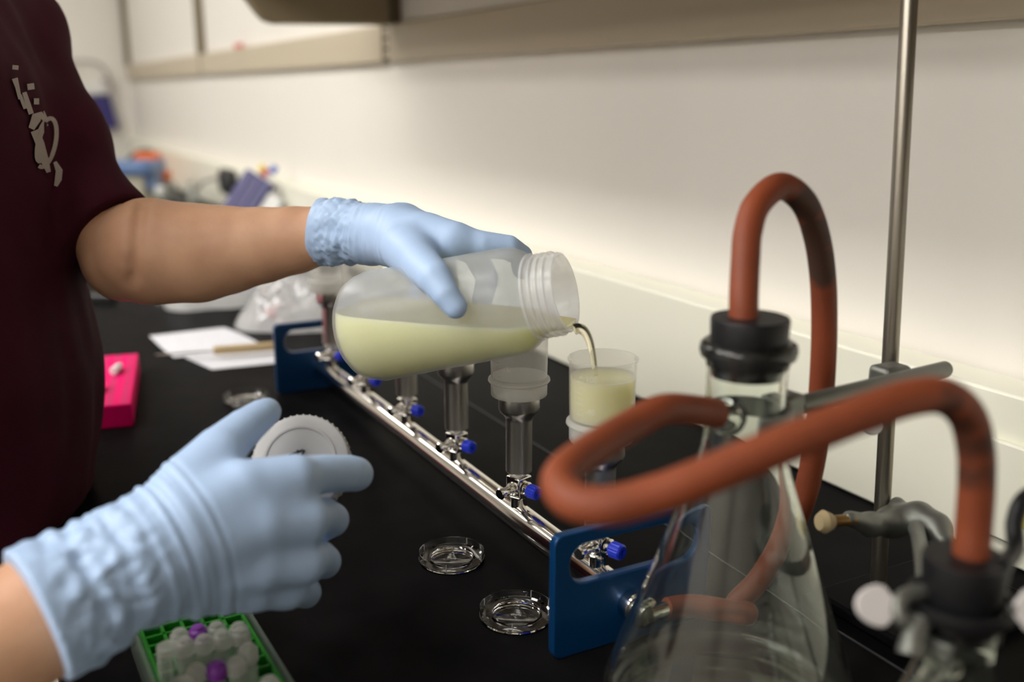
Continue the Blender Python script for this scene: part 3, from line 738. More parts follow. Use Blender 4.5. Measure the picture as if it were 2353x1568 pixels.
# near hand: loose fist, thumb up, index finger pointing along the cap
palmR = [[C_(255, 1310, .585, 128), C_(420, 1200, .60, 88), C_(560, 1125, .620, 66), C_(672, 1104, .636, 52)],
         [C_(270, 1320, .588, 122), C_(440, 1250, .600, 86), C_(600, 1200, .620, 66), C_(702, 1194, .637, 52)],
         [C_(270, 1325, .592, 118), C_(450, 1300, .612, 82), C_(600, 1290, .630, 64), C_(697, 1289, .645, 50)],
         [C_(275, 1335, .597, 108), C_(440, 1345, .622, 74), C_(580, 1350, .645, 56), C_(660, 1350, .662, 46)],
         [C_(290, 1290, .59, 110), C_(420, 1130, .615, 70), C_(500, 1060, .64, 56)]]
fingR = [[C_(440, 1110, .625, 66), C_(505, 1035, .648, 56), C_(560, 985, .672, 45), C_(600, 955, .690, 37), C_(614, 946, .70, 32)],
         [C_(600, 1120, .632, 56), C_(680, 1098, .645, 50), C_(745, 1090, .668, 45), C_(800, 1088, .69, 42), C_(818, 1090, .70, 40)],
         [C_(702, 1194, .642, 47), C_(742, 1184, .678, 41), C_(762, 1195, .705, 40), C_(735, 1215, .722, 34), C_(690, 1215, .725, 30)],
         [C_(697, 1289, .650, 46), C_(732, 1282, .686, 41), C_(745, 1291, .710, 39), C_(715, 1300, .728, 33), C_(670, 1300, .728, 28)],
         [C_(655, 1350, .665, 44), C_(690, 1355, .688, 38), C_(702, 1362, .705, 36), C_(675, 1365, .73, 30), C_(630, 1362, .728, 26)]]
cuffR = [C_(55, 1430, .552, 172), C_(150, 1385, .570, 156), C_(270, 1325, .588, 126), C_(340, 1290, .597, 108)]
dirR = D(300, 1300, .592)-D(60, 1425, .555); dirR /= np.linalg.norm(dirR)
cutR = D(78, 1412, .556)
def wrR(p):
    s_ = float(np.dot(np.array(p)-cutR, dirR)); q = Vector(p)
    w_ = min(max((s_-.003)/.016, 0), 1) if s_ < .05 else max(0, 1-(s_-.05)/.03)
    c_ = abs(noise.noise(q*50))*-1+.3; e = noise.noise(Vector((s_*110, 4.7, 3.1))+q*12)
    w2 = max(0, 1-abs(s_-.082)/.03)
    f3 = 1-2*abs(noise.noise(q*95+Vector((7, 1, 2))))
    return w_*(.0055*c_+.0030*e-.0016*f3)+w2*.0034*noise.noise(Vector((s_*260, .3, 0))+q*9)
glove('glove', palmR, fingR, cuffR, D(300, 1300, .60)-np.array([.17, .19, .15]), D(650, 1150, .65)+np.array([.17, .17, .14]), wrR, cutR, -dirR, lab='blue glove of the near fist holding the cap', res=.0018)

# screw cap held in the near hand
cc = D(689, 1060, .720); cn = CP-cc; cn /= np.linalg.norm(cn); cn = cn-rt*.18+cu*.22; cn /= np.linalg.norm(cn)
t = thing('screw_cap', 'grey white screw cap pinched in the near blue glove', 'cap', cc)
obj('cap_shell', MB().lathe([(0, 0), (.031, 0), (.0345, -.0015), (.0355, -.004), (.0355, -.018), (.033, -.018), (.033, -.003), (0, -.003)], cc, cn, 64), 'capwhite', t)
rib = MB(); X, Y, Z = frame_of(cn)
for q in range(48):
    a = 2*PI*q/48; d_ = X*math.cos(a)+Y*math.sin(a); rib.cyl(cc+d_*.0355-Z*.004, cc+d_*.0355-Z*.0175, .0008, seg=6)
obj('grip_ribs', rib, 'capwhite', t)
obj('inner_disc', MB().lathe([(0, 0), (.026, 0), (.0265, .0006), (.0262, .0012), (.0245, .0012), (.024, .0004), (0, .0004)], cc, cn, 48), 'capwhite', t)
ink = MB()
xr = rt-cn*np.dot(rt, cn); xr /= np.linalg.norm(xr); yr = np.cross(cn, xr)
for a, b, c_, d_, wd in ((-.008, .004, .002, .008, .0015), (-.006, .001, .004, .003, .0020), (-.002, .008, -.001, -.003, .0015), (.003, .008, .0, .001, .0012)):
    p, q = cc+xr*a+yr*b+cn*.0007, cc+xr*c_+yr*d_+cn*.0007; ink.box((p+q)/2, (np.linalg.norm(q-p), wd, .0006), rot_to(np.cross(q-p, cn)) @ np.array([[0, 1, 0], [0, 0, 1], [1, 0, 0]]) if False else np.stack([(q-p)/np.linalg.norm(q-p), np.cross(cn, (q-p)/np.linalg.norm(q-p)), cn], 1))
obj('ink_mark', ink, 'marker', t, smooth=0)['label'] = 'black pen mark'

# ================================================================== PETRI DISH LIDS
dish_prof = [(0, .0010), (.0175, .0010), (.0185, .0016), (.0190, .0040), (.0200, .0042), (.0206, .0018), (.0265, .0018), (.0280, .0030), (.0281, .0088), (.0289, .0090), (.0289, .0030), (.0293, .0028), (.0293, 0), (.0275, 0), (.0, .0002)]
def dish(p, label):
    t = thing('petri_dish', label, 'dish', p, 'clear petri dish lids on the bench')
    obj('dish', MB().lathe(dish_prof, p, seg=72), 'ps', t, smooth=35)
    n = MB()
    for a in (-2.5, -.6, .7, 2.2): n.box(V3(p)+(.0283*math.cos(a), .0283*math.sin(a), .006), (.0006, .0006, .0056), rotz(a))
    obj('rim_notch', n, 'print', t, smooth=0)
    mk = MB()
    for q in range(5): mk.box(V3(p)+rotz(.9) @ np.array([-.0035+q*.0017, .0006*(q % 2), .0013]), (.0012, .0013, .0003), rotz(.9+q))
    obj('moulded_mark', mk, 'print', t, smooth=0)
    return t
d0 = dish(AH(1038, 1287, 0), 'clear petri dish lid in the middle of the bare bench beside the pipe')
dup(d0, AH(1186, 1417, 0), 'clear petri dish lid against the near blue bracket')
dup(d0, AH(566, 921, 0), 'clear petri dish lid by the far bracket, above the gloved thumb')

# ================================================================== FILTER FLASKS, STOPPERS, TUBING
FB = D(1723, 752, .612); FH = FB[2]; FO = np.array([FB[0], FB[1], 0]); fs = .612/.633
t = thing('filter_flask', 'large conical glass filter flask with side arm in front of the manifold', 'flask', FO)
def sv(h): return h
prof_o = [(0, .0012), (.060, .0012), (.078, .0016), (.0835, .006), (.0845, .012), (.082, .022), (.0745, .045), (.0545, .100), (.0375, .150), (.0310, .170), (.0262, .188), (.0247, .203), (.0247, .2375), (.0262, .2440), (.0292, .2465), (.0302, .2505), (.0295, .2540), (.0265, .2560)]
prof_i = [(.0232, .2550), (.0222, .2460), (.0222, .203), (.0238, .187), (.0287, .168), (.0352, .149), (.0520, .100), (.072, .045), (.0795, .022), (.0820, .012), (.080, .0075), (.070, .0045), (0, .0040)]
obj('glass_body', MB().lathe(prof_o+prof_i, FO, (0, 0, 1), 96), 'flask', t, smooth=60)
sd = D(1560, 928, .565)-(FO+np.array([0, 0, .207])); sd /= np.linalg.norm(sd)
sa0 = FO+np.array([0, 0, .205])+sd*.0252; sa1 = sa0+sd*.040
xx = [(.0060, 0), (.0075, .0), (.0066, .004), (.0062, .010), (.0074, .018), (.0062, .022), (.0072, .029), (.0060, .033), (.0054, .040), (.0032, .040), (.0036, .010), (.0044, 0)]
obj('side_arm', MB().lathe([(.0125, -.004), (.0108, .001), (.0085, .006)]+xx[3:10]+[(.0040, .012), (.007, .003), (.0095, -.002)], sa0, sd, 40), 'flask', t, smooth=60)['label'] = 'ridged glass hose barb'
t2 = thing('rubber_stopper', 'black rubber stopper plugged in the large flask, tube on top', 'stopper', FO+(0, 0, .245))
obj('stopper', MB().lathe([(0, .234), (.0214, .234), (.0218, .236), (.0236, .2555), (.0242, .2695), (.0236, .2708), (0, .2708)], FO, (0, 0, 1), 56), 'rubber', t2)
TR = .0090
# tube 1: stopper -> arch -> behind the flask -> manifold outlet
hole = FO+np.array([0, 0, .262])+ (D(1710, 700, .61)-D(1723, 700, .61))
P1 = [hole, D(1709, 690, .612), D(1713, 600, .618), D(1719, 530, .625), D(1741, 468, .635), D(1793, 428, .65), D(1846, 464, .665), D(1876, 540, .68), D(1891, 640, .693), D(1894, 760, .705), D(1889, 880, .717), D(1880, 980, .727), D(1864, 1080, .738), D(1838, 1170, .748), D(1795, 1255, .757), D(1745, 1330, .762), D(1690, 1388, .764)]
lastp = P1[-1]; P1 += [np.array([-.515, .4750, .024]), np.array([-.5405, .445, .026]), np.array([-.5425, .418, .030])]
tb = thing('rubber_tube', 'red brown rubber tube arching up from the large flask stopper', 'tube', P1[-1])
darken_near(M['tube_old'], [D(1850, 470, .66), D(1876, 540, .672), D(1895, 610, .68)], .016, (.03, .022, .016), P1[-1])  # worn stain on the arch
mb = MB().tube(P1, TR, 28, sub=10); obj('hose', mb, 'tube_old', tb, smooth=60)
# the elbow that joins the tube to the manifold outlet
obj('hose_connector', MB().tube([np.array([-.5425, .431, .030]), np.array([-.5425, .412, .030]), np.array([-.5428, .402, .030])], .0065, 20, sub=4), 'chrome', tb)
# tube 2: side arm -> loop towards the camera -> second stopper
F2 = np.array([-.297, .417, 0])
tp = F2+np.array([-.002, -.001, .172])
P2 = [sa0+sd*.012, sa0+sd*.030, D(1525, 942, .553), D(1448, 980, .534), D(1360, 1034, .503), D(1304, 1076, .478), D(1286, 1114, .462), D(1318, 1152, .449), D(1400, 1163, .442), D(1500, 1140, .441), D(1600, 1104, .441), D(1800, 1022, .446), D(1990, 948, .456), D(2095, 914, .465), D(2170, 912, .474), D(2222, 955, .483), D(2242, 1030, .490), D(2244, 1110, .495), D(2238, 1200, .500), D(2232, 1270, .502)]
P2 += [np.array([P2[-1][0], P2[-1][1], .172])]
tb2 = thing('rubber_tube', 'red brown rubber tube looping from the flask side arm to the small stopper', 'tube', P2[-1])
M['tubing_dark_bend'] = M['tubing'].copy()
darken_near(M['tubing_dark_bend'], [D(2150, 925, .474), D(2205, 955, .482), D(2240, 1010, .489), D(2250, 1075, .494)], .013, (.040, .018, .012), P2[-1])  # mixes dark brown into the tubing colour around the bend
obj('hose', MB().tube(P2, TR, 28, sub=10), 'tubing_dark_bend', tb2, smooth=60)
# flask 2
t = thing('filter_flask', 'small filter flask held in the clamp at the lower right', 'flask', F2)
p2o = [(0, .001), (.040, .001), (.0515, .004), (.0525, .012), (.050, .022), (.030, .085), (.0205, .112), (.0185, .122), (.0185, .142), (.0215, .146), (.0225, .149), (.0215, .152), (.0185, .153)]
p2i = [(.0172, .152), (.0166, .146), (.0166, .122), (.019, .111), (.0285, .084), (.0480, .022), (.0500, .012), (.047, .006), (0, .004)]
obj('glass_body', MB().lathe(p2o+p2i, F2, (0, 0, 1), 72), 'flask', t, smooth=60)
q = F2+np.array([-.0, .0, .126]); s2 = np.array([.30, -.95, 0])
s2 = -rt*.55-hd*.6; s2 /= np.linalg.norm(s2)
obj('side_arm', MB().lathe([(.009, -.003), (.0075, .003), (.0055, .006), (.0055, .012), (.0064, .016), (.005, .028), (.003, .028), (.0035, .006), (.006, 0)], q+s2*.018, s2, 32), 'flask', t, smooth=60)
t2 = thing('rubber_stopper', 'black rubber stopper of the small flask at lower right', 'stopper', F2+(0, 0, .15))
obj('stopper', MB().lathe([(0, .136), (.0160, .136), (.0162, .138), (.0192, .1545), (.0208, .1765), (.0202, .1785), (0, .1785)], F2, (0, 0, 1), 48), 'rubber', t2)
obj('collar', MB().ring([(.0235, .150), (.0262, .1496), (.0270, .153), (.0262, .1565), (.0235, .157)], F2, (0, 0, 1), 48), 'rubber', t2)

# ================================================================== RING STAND AND CLAMPS
RO = AH(2012, 1425, 0)
t = thing('ring_stand', 'tall grey steel stand rod behind the large flask', 'stand', RO)
rd = D(2090, 0, .735)-(RO+(0, 0, .012)); obj('rod', MB().rcyl(RO+(0, 0, .012), RO+(0, 0, .012)+rd*1.5, .0062, .001, 32), 'rod', t)
obj('stand_base', MB().box(RO+(.01, .050, .006), (.11, .15, .011)), 'bench', t, bevel=.003)
# upper clamp: bosshead on the rod, arm to the neck of the large flask
hB = D(2028, 872, .755)
bz = .199
t = thing('flask_clamp', 'dark metal clamp on the large flask neck with long rod end pointing right', 'clamp', RO+(0, 0, bz))
a0 = FO+np.array([.0, .034, .207]); a1 = D(2175, 848, .745)
ad = (a1-a0)/np.linalg.norm(a1-a0)
obj('clamp_rod', MB().rcyl(a0+ad*.012, a1, .0062, .002), 'iron', t)
obj('bosshead', MB().box(RO+(-.004, -.006, bz), (.020, .026, .020)), 'iron', t, bevel=.004)
def jaw(c, r, s_, d0, z=0, th=.004, hh=.012):
    """one curved jaw round a neck at c, opening seen from direction d0"""
    a0_ = math.atan2(d0[1], d0[0]); n = 14; v = []; f = []
    for i in range(n+1):
        a = a0_+s_*(.12+2.0*i/n)
        for rr, zz_ in ((r, -hh/2), (r+th, -hh/2), (r+th, hh/2), (r, hh/2)): v.append(V3(c)+(rr*math.cos(a), rr*math.sin(a), z+zz_))
    for i in range(n):
        for e in range(4): f.append((4*i+e, 4*i+(e+1) % 4, 4*i+4+(e+1) % 4, 4*i+4+e))
    f += [(3, 2, 1, 0), (4*n, 4*n+1, 4*n+2, 4*n+3)]
    return MB().add(v, f)
cN = FO+np.array([0, 0, .207])
for s_ in (-1, 1): obj('jaw', jaw(cN, .0256, s_, ad, hh=.014), 'iron', t, bevel=.001)
obj('yoke', MB().box(cN+ad*.036, (.022, .020, .020), rot_to(ad)), 'iron', t, bevel=.003)
def thumbscrew(a, dirn, face, L=.016, w_=.0115):
    a = V3(a); dirn = V3(dirn)/np.linalg.norm(dirn); face = V3(face); face = face-dirn*np.dot(face, dirn); face /= np.linalg.norm(face)
    o = np.cross(dirn, face); m_ = MB().rcyl(a, a+dirn*L, .0022, .0004, 12)
    c = a+dirn*(L+w_*.8); poly = []
    for i in range(28):
        th = 2*PI*i/28; x = math.cos(th); y = math.sin(th)*(1-.12*x)
        if x < -.35: y *= max(.22, 1-(-.35-x)*1.15)
        poly.append((x*w_, y*w_*.92))
    m2 = MB().prism(poly, lambda u, v, w: c+dirn*u+o*v+face*(w-.0014), .0028)
    return m_, m2
s_a, s_b = thumbscrew(RO+(0, -.02, bz-.008), D(1985, 1000, .70)-(RO+(0, -.02, bz-.008)), -fw, .022, .0125)
obj('screw', s_a, 'iron', t); obj('thumbscrew', s_b, 'silver', t, bevel=.0009)['label'] = 'flat white metal thumbscrew'
# lower clamp: cast holder on the rod, arm down to the neck of the small flask
t = thing('flask_clamp', 'grey cast clamp at lower right holding the small flask by its neck', 'clamp', D(2075, 1195, .70))
h0 = D(1955, 1193, .690); h1 = D(2040, 1205, .70); h2 = D(2120, 1195, .685); h3 = D(2160, 1225, .66)
def hold_f(P):
    d = chain(P, [C_(1952, 1192, .72, 18), C_(2000, 1206, .735, 24), C_(2050, 1200, .755, 33), C_(2110, 1190, .75, 33), C_(2150, 1212, .735, 30), C_(2168, 1245, .72, 24)], .008)
    d = smin(d, chain(P, [C_(2056, 1195, .76, 24), C_(2062, 1160, .765, 18)], .004), .006)
    return d
body_obj('holder', surf(hold_f, D(2060, 1200, .74)-.075, D(2060, 1200, .74)+.075, .0018), 'iron', t, None, 1)
obj('brass_screw', MB().rcyl(D(1965, 1194, .72), D(1900, 1200, .715), .0042, .0005), 'brass', t)
obj('screw_tip', MB().lathe([(0, 0), (.006, 0), (.0085, .004), (.006, .010), (.0035, .013), (0, .013)], D(1882, 1200, .713), D(1910, 1199, .716)-D(1882, 1200, .713), 24), 'cork', t)
nk = F2+np.array([0, 0, .134]); aL = D(2112, 1245, .70); aM = D(2122, 1330, .60); aN = D(2105, 1372, .53)
obj('arm', MB().tube([D(2105, 1215, .73), aL, aM, aN], lambda q: .0058-.0014*q, 18, sub=6), 'iron', t)
dcl = aN-nk; dcl[2] = 0
for s_ in (-1, 1): obj('jaw', jaw(nk, .0192, s_, dcl, hh=.012, th=.0045), 'iron', t, bevel=.001)
lp = D(2088, 1392, .50)
obj('clamp_loop', MB().tube([D(2125, 1360, .505), D(2082, 1370, .50), D(2064, 1392, .497), D(2072, 1424, .495), D(2108, 1432, .497), D(2135, 1420, .500)], .0042, 14, sub=6), 'iron', t)
obj('clamp_finger', MB().tube([D(2118, 1425, .497), D(2098, 1470, .492), D(2090, 1505, .49)], lambda q: .0050+.0015*q, 14, sub=6), 'iron', t)
s_a, s_b = thumbscrew(D(2085, 1393, .497), D(2000, 1392, .497)-D(2085, 1393, .497), CP-D(2000, 1392, .497), .006, .0112)
obj('screw', s_a, 'iron', t); obj('thumbscrew', s_b, 'silver', t, bevel=.0009)['label'] = 'flat white metal thumbscrew'
s_a, s_b = thumbscrew(D(2318, 1400, .475), D(2390, 1405, .475)-D(2318, 1400, .475), CP-D(2390, 1405, .475), .003, .0110)
obj('screw', s_a, 'iron', t); obj('thumbscrew', s_b, 'silver', t, bevel=.0009)['label'] = 'flat white metal thumbscrew'
# black hose leaving the frame on the right
P3 = [F2+np.array([.013, .010, .176]), D(2332, 1262, .515), D(2332, 1200, .525), D(2352, 1150, .53), D(2400, 1130, .54), D(2460, 1180, .55), D(2500, 1400, .56)]
P3.append(np.array([P3[-1][0], P3[-1][1]+.02, .014])); P3.append(P3[-1]+np.array([.1, .02, 0]))
tag(obj('black_hose', MB().tube(P3, .0046, 18, sub=10), 'rubber', at=P3[-1]), 'thin black hose curving up at the right edge', 'hose')

# ================================================================== TUBE RACKS
e2 = AH(319, 1468, .028)-AH(357, 1568, .028); e2 /= np.linalg.norm(e2); e1 = np.array([e2[1], -e2[0], 0])
cr = AH(470, 1520, .036); Rr = np.stack([e1, e2, up], 1)
corner = AH(319, 1468, .028)
uc = np.dot(corner-cr, e1)
wid = .070; dep = .168
ctr = corner+e1*(wid/2+.004)-e2*(dep/2-.030); ctr[2] = 0
t = thing('tube_rack', 'green and clear microtube rack below the near glove', 'rack', ctr)
TH = .026
obj('rack_tray', MB().framep([(-wid/2-.006, -dep/2-.004), (wid/2+.006, -dep/2-.004), (wid/2+.006, dep/2+.004), (-wid/2-.006, dep/2+.004)], [(-wid/2-.0035, -dep/2-.0015), (wid/2+.0035, -dep/2-.0015), (wid/2+.0035, dep/2+.0015), (-wid/2-.0035, dep/2+.0015)], lambda u, v, w_: ctr+Rr @ np.array([u, v, w_]), .027), 'rackclear', t, smooth=0)
pit = .0127; nu, nv = int(wid/pit), int(dep/pit)
mb = MB()
for i in range(nu+1): mb.box(ctr+Rr @ np.array([-wid/2+i*wid/nu, 0, .0135]), (.0022, dep, .023), Rr)
for j in range(nv+1): mb.box(ctr+Rr @ np.array([0, -dep/2+j*dep/nv, .0135]), (wid, .0022, .023), Rr)
mb.box(ctr+Rr @ np.array([0, 0, .002]), (wid, dep, .003), Rr)
obj('rack_grid', mb, 'green', t, smooth=0)['label'] = 'green grid insert'
def microtube(label, capm, h=.054, openc=False):
    t = thing('microtube', label, 'tube', (0, 0, 0), 'microtubes in the green rack')
    obj('tube_body', MB().lathe([(0, .0045), (.0022, .005), (.0048, .018), (.0052, .022), (.0055, h-.010), (.0044, h-.010), (.0042, .022), (0, .010)], seg=24), 'tube', t)
    if openc: obj('tube_cap', MB().lathe([(0, h-.0085), (.0062, h-.0085), (.0072, h-.006), (.0072, h-.003), (.006, h-.002), (0, h-.002)], (.004, .002, 0), seg=28), capm, t)
    else: obj('tube_cap', MB().lathe([(0, h-.0105), (.0062, h-.0105), (.0064, h-.009), (.0064, h-.0035), (.0055, h-.002), (.0042, h-.0015), (.0040, h), (.0032, h+.0004), (0, h+.0002)], seg=28), capm, t)
    return t
same = 'frosted cap microtube standing in the green rack'
m0 = microtube(same, 'tubecap'); mp = microtube('purple capped microtube at the back of the green rack', 'purple'); mo = microtube('microtube with flat open frosted cap at the left of the rack', 'tubecap', openc=True)
def spot(x, y):
    q = AH(x, y, .053); return (q[0], q[1], 0)
fr_px = [(497, 1437), (548, 1438), (412, 1452), (423, 1472), (467, 1466), (510, 1456), (553, 1450), (570, 1487), (541, 1517), (450, 1534), (618, 1562)]
mp.location = spot(455, 1443); dup(mp, spot(497, 1526), 'purple capped microtube nearest the camera in the green rack')
mo.location = spot(375, 1474); dup(mo, spot(405, 1556), 'microtube with flat open frosted cap at the bottom edge of the photo')
for i, q in enumerate(fr_px):
    if i == 0: m0.location = spot(*q)
    else: dup(m0, spot(*q), same)
# magenta rack
pr0, pr1, pr2 = AH(318, 812, .03), AH(302, 928, .03), AH(228, 935, .03)
a_ = pr1-pr0; La = np.linalg.norm(a_); a_ /= La; b_ = np.array([a_[1], -a_[0], 0])
if np.dot(b_, rt) > 0: b_ = -b_
Wd = .125; c0 = (pr0+pr1)/2+b_*Wd/2; c0[2] = 0; Rp = np.stack([a_, b_, np.cross(a_, b_)], 1)
t = thing('tube_rack', 'bright magenta tube rack beside the maroon shirt', 'rack', c0)
obj('rack_block', MB().box(c0+(0, 0, .015), (La, Wd, .030), Rp), 'pink', t, bevel=.002)
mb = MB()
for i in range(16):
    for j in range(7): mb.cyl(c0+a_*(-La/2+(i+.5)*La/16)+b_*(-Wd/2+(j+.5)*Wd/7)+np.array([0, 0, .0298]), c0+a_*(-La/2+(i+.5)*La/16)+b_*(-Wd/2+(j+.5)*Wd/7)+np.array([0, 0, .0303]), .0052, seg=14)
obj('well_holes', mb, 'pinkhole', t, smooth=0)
for px_, py_, lb, tl in ((278, 838, 'small white microtube lying on the far end of the magenta rack', .5), (238, 880, 'small white microtube on the magenta rack beside the shirt', .6)):
    p = AH(px_, py_, .036)
    tt = thing('microtube', lb, 'tube', (p[0], p[1], .0305))
    d_ = a_*.9+b_*.2; d_ /= np.linalg.norm(d_); p = np.array([p[0], p[1], .0362])
    obj('tube_body', MB().lathe([(0, 0), (.0025, .001), (.0050, .012), (.0054, .030), (0, .030)], p, d_, 20), 'white', tt)
    obj('tube_cap', MB().rcyl(p-d_*.0+d_*.030, p+d_*.036, .0056), 'white', tt)
p = AH(228, 862, 0); 
tag(obj('tube_stick', MB().rcyl(p+(0, 0, .001), p+(0, 0, .045), .006, .002), 'white', at=p), 'pale upright tube beside the magenta rack and shirt', 'tube') if False else None

# ================================================================== PAPERS, KNIFE, BAGS
def sheet(cs, z0, curl, name, label):
    c = [AH(x, y, z0) for x, y in cs]; n = 14; v = []; f = []
    for i in range(n+1):
        for j in range(n+1):
            s_, t_ = i/n, j/n; p = c[0]*(1-s_)*(1-t_)+c[1]*s_*(1-t_)+c[2]*s_*t_+c[3]*(1-s_)*t_
            v.append(p+np.array([0, 0, curl(s_, t_)]))
    k_ = (n+1)**2; v2 = [p+np.array([0, 0, .0006]) for p in v]
    for i in range(n):
        for j in range(n):
            q = (i*(n+1)+j, (i+1)*(n+1)+j, (i+1)*(n+1)+j+1, i*(n+1)+j+1); f.append(q[::-1]); f.append(tuple(a+k_ for a in q))
    rim_ = [(0, j) for j in range(n)]+[(i, n) for i in range(n)]+[(n, j) for j in range(n, 0, -1)]+[(i, 0) for i in range(n, 0, -1)]
    ri = [i*(n+1)+j for i, j in rim_]
    for a, b in zip(ri, ri[1:]+ri[:1]): f.append((a, b, b+k_, a+k_))
    return tag(obj(name, MB().add(v+v2, f), 'paper', smooth=60, at=(c[0]+c[2])/2), label, 'paper')
sheet([(400, 822), (345, 786), (515, 754), (612, 800)], .0016, lambda s_, t_: .010*(s_**2)*(1-t_)+.003*math.sin(s_*3)*t_, 'paper_sheet', 'curled printed paper sheet under the knife blade')
sheet([(488, 850), (425, 822), (625, 792), (668, 832)], .0004, lambda s_, t_: 0, 'paper_sheet', 'white paper sheet reaching behind the far blue bracket')
k0, k1, k2 = AH(396, 822, .016), AH(490, 806, .014), AH(640, 795, .014)
t = thing('wooden_knife', 'slim knife with pale wooden handle lying on the papers', 'knife', k1-(0, 0, .010))
dk = (k2-k1)/np.linalg.norm(k2-k1); ok = np.cross(up, dk)
obj('handle', MB().prism(rrect(np.linalg.norm(k2-k1), .014, .005), lambda u, v, w_: (k1+k2)/2+dk*u+ok*v+up*(w_-.006), .012), 'wood', t, bevel=.002)
obj('blade', MB().prism([(-.085, -.0015), (-.07, -.004), (0, -.0045), (0, .0045), (-.07, .004), (-.085, .001)], lambda u, v, w_: k1+dk*u+ok*v+up*(w_-.001), .0016), 'brushed', t, smooth=0)
def bag(name, label, c, ax_, sx, sy, sz, seed, items):
    t = thing(name, label, 'bag', c); R = np.stack([ax_, np.cross(up, ax_), up], 1); n = 96; m_ = 44; v = []; f = []
    for i in range(n):
        for j in range(m_+1):
            a = 2*PI*i/n; b = -PI/2+PI*j/m_
            ca, sa_, cb, sb = math.cos(a), math.sin(a), math.cos(b), math.sin(b)
            sg = lambda q, e: math.copysign(abs(q)**e, q)
            x = sg(ca, .6)*sg(cb, .7)*sx; y = sg(sa_, .6)*sg(cb, .7)*sy; z = sg(sb, .9)*sz
            q = Vector((x, y, z))*28+Vector((seed, 0, 0)); k_ = 1+.30*noise.noise(q)+.22*(1-2.5*abs(noise.noise(q*2.2)))+.10*(1-2.5*abs(noise.noise(q*5)))
            z = z*k_ if z > 0 else z*.25
            edge = max(0, abs(x)/sx-.75)*1.2; z *= (1-edge)
            p = V3(c)+R @ np.array([x*(1+.1*noise.noise(q*.5)), y*(1+.12*noise.noise(q*.7)), z]); p[2] = max(p[2], .0008); v.append(p)
    for i in range(n):
        for j in range(m_):
            i2 = (i+1) % n; f.append((i*(m_+1)+j, i2*(m_+1)+j, i2*(m_+1)+j+1, i*(m_+1)+j+1))
    obj('bag_film', MB().add(v, f), 'bag', t, smooth=28)
    random.seed(seed)
    for nm, mt, cnt in items:
        g = MB()
        for _ in range(cnt):
            p = V3(c)+R @ np.array([random.uniform(-.62, .62)*sx, random.uniform(-.55, .55)*sy, random.uniform(.25, .42)*sz])
            d_ = np.array([random.uniform(-1, 1), random.uniform(-1, 1), random.uniform(-.15, .15)]); d_ /= np.linalg.norm(d_)
            g.rcyl(p-d_*.018, p+d_*.018, .0058, .001, 12)
        obj(nm, g, mt, t)['kind'] = 'stuff'
    return t
def mid(*p): return sum(V3(q) for q in p)/len(p)
ba = AH(405, 716, 0); bb = AH(720, 690, 0)
b1c = mid(AH(408, 716, 0), AH(700, 700, 0))+np.array([-.10, .03, 0])
bag('plastic_bag', 'clear plastic bag of white tubes under the bare forearm', b1c, (V3(AH(690, 690, 0))-V3(AH(410, 716, 0)))/np.linalg.norm(V3(AH(690, 690, 0))-V3(AH(410, 716, 0))), .17, .10, .085, 3, [('white_contents', 'bagstuff', 16)])
b2c = AH(700, 745, 0)
bag('plastic_bag', 'clear plastic bag with red and white contents behind the far bracket', b2c+np.array([-.03, .02, 0]), np.array([.35, .93, 0])/np.linalg.norm([.35, .93]), .125, .105, .060, 11, [('white_contents', 'bagstuff', 9), ('red_contents', 'red', 4)])
p = AH(232, 692, 0)
tag(obj('black_clip', MB().prism(rrect(.06, .022, .008), lambda u, v, w_: p+rt*u+hd*v+up*w_, .014), 'black', at=p, bevel=.003), 'small black object on the bench under the elbow', 'clip')
p = AH(700, 640, 0)
tag(obj('black_jar', MB().lathe([(0, 0), (.035, 0), (.036, .002), (.036, .075), (.030, .085), (0, .085)], p, seg=32), 'black', at=p), 'black jar standing behind the plastic bags', 'jar')

# ================================================================== FAR END OF THE BENCH
def at_base(px_, py_): return AH(px_, py_, 0)
# slate-blue lidded cooler
p = D(316, 470, 3.7); p[2] = 0
t = thing('bench_cooler', 'beige bench box with slate blue lid beside the sleeve', 'box', p)
rx, ry = rt, hd
obj('box_body', MB().prism(rrect(.155, .15, .02), lambda u, v, w_: p+rx*(u-.02)+ry*v+up*w_, .108), 'beige', t)
obj('lid', MB().prism(rrect(.22, .19, .03), lambda u, v, w_: p+rx*(u-.02)+ry*v+up*(.108+w_), .050), 'bluegrey', t, bevel=.012)
obj('latch', MB().prism([(.045, .112), (.085, .112), (.085, .055), (.072, .055)], lambda u, v, w_: p+rx*u-ry*(.06-w_)+up*v, .1), 'bluegrey', t)
q = D(340, 360, 4.45); 
t = thing('orange_box', 'orange box with dark strap behind the slate blue lid', 'box', (q[0], q[1], 0))
obj('box_body', MB().box((q[0], q[1], (q[2]+.02)/2), (.06, .10, q[2]+.02), rotz(-.5)), 'orange', t, bevel=.004)
obj('strap', MB().tube([D(295, 372, 4.45), D(305, 358, 4.45), D(325, 348, 4.45), D(350, 348, 4.45)], .010, 10), 'black', t)
def small_bottle(name, label, px_, d_, r, h_, capm, ch):
    p = D(px_, 470, d_); p[2] = 0
    t = thing(name, label, 'bottle', p)
    obj('bottle_body', MB().lathe([(0, 0), (r*.95, 0), (r, .004), (r, h_*.72), (r*.55, h_*.85), (r*.55, h_), (0, h_)], p, seg=28), 'tube', t)
    obj('bottle_cap', MB().rcyl(p+(0, 0, h_-.012), p+(0, 0, h_+ch), r*.62, .003), capm, t)
small_bottle('small_bottle', 'small frosted bottle with white cap beside the slate blue lid', 372, 3.45, .028, .075, 'white', .012)
small_bottle('small_bottle', 'small frosted bottle with orange cap behind the white capped one', 384, 3.85, .040, .085, 'orange', .022)
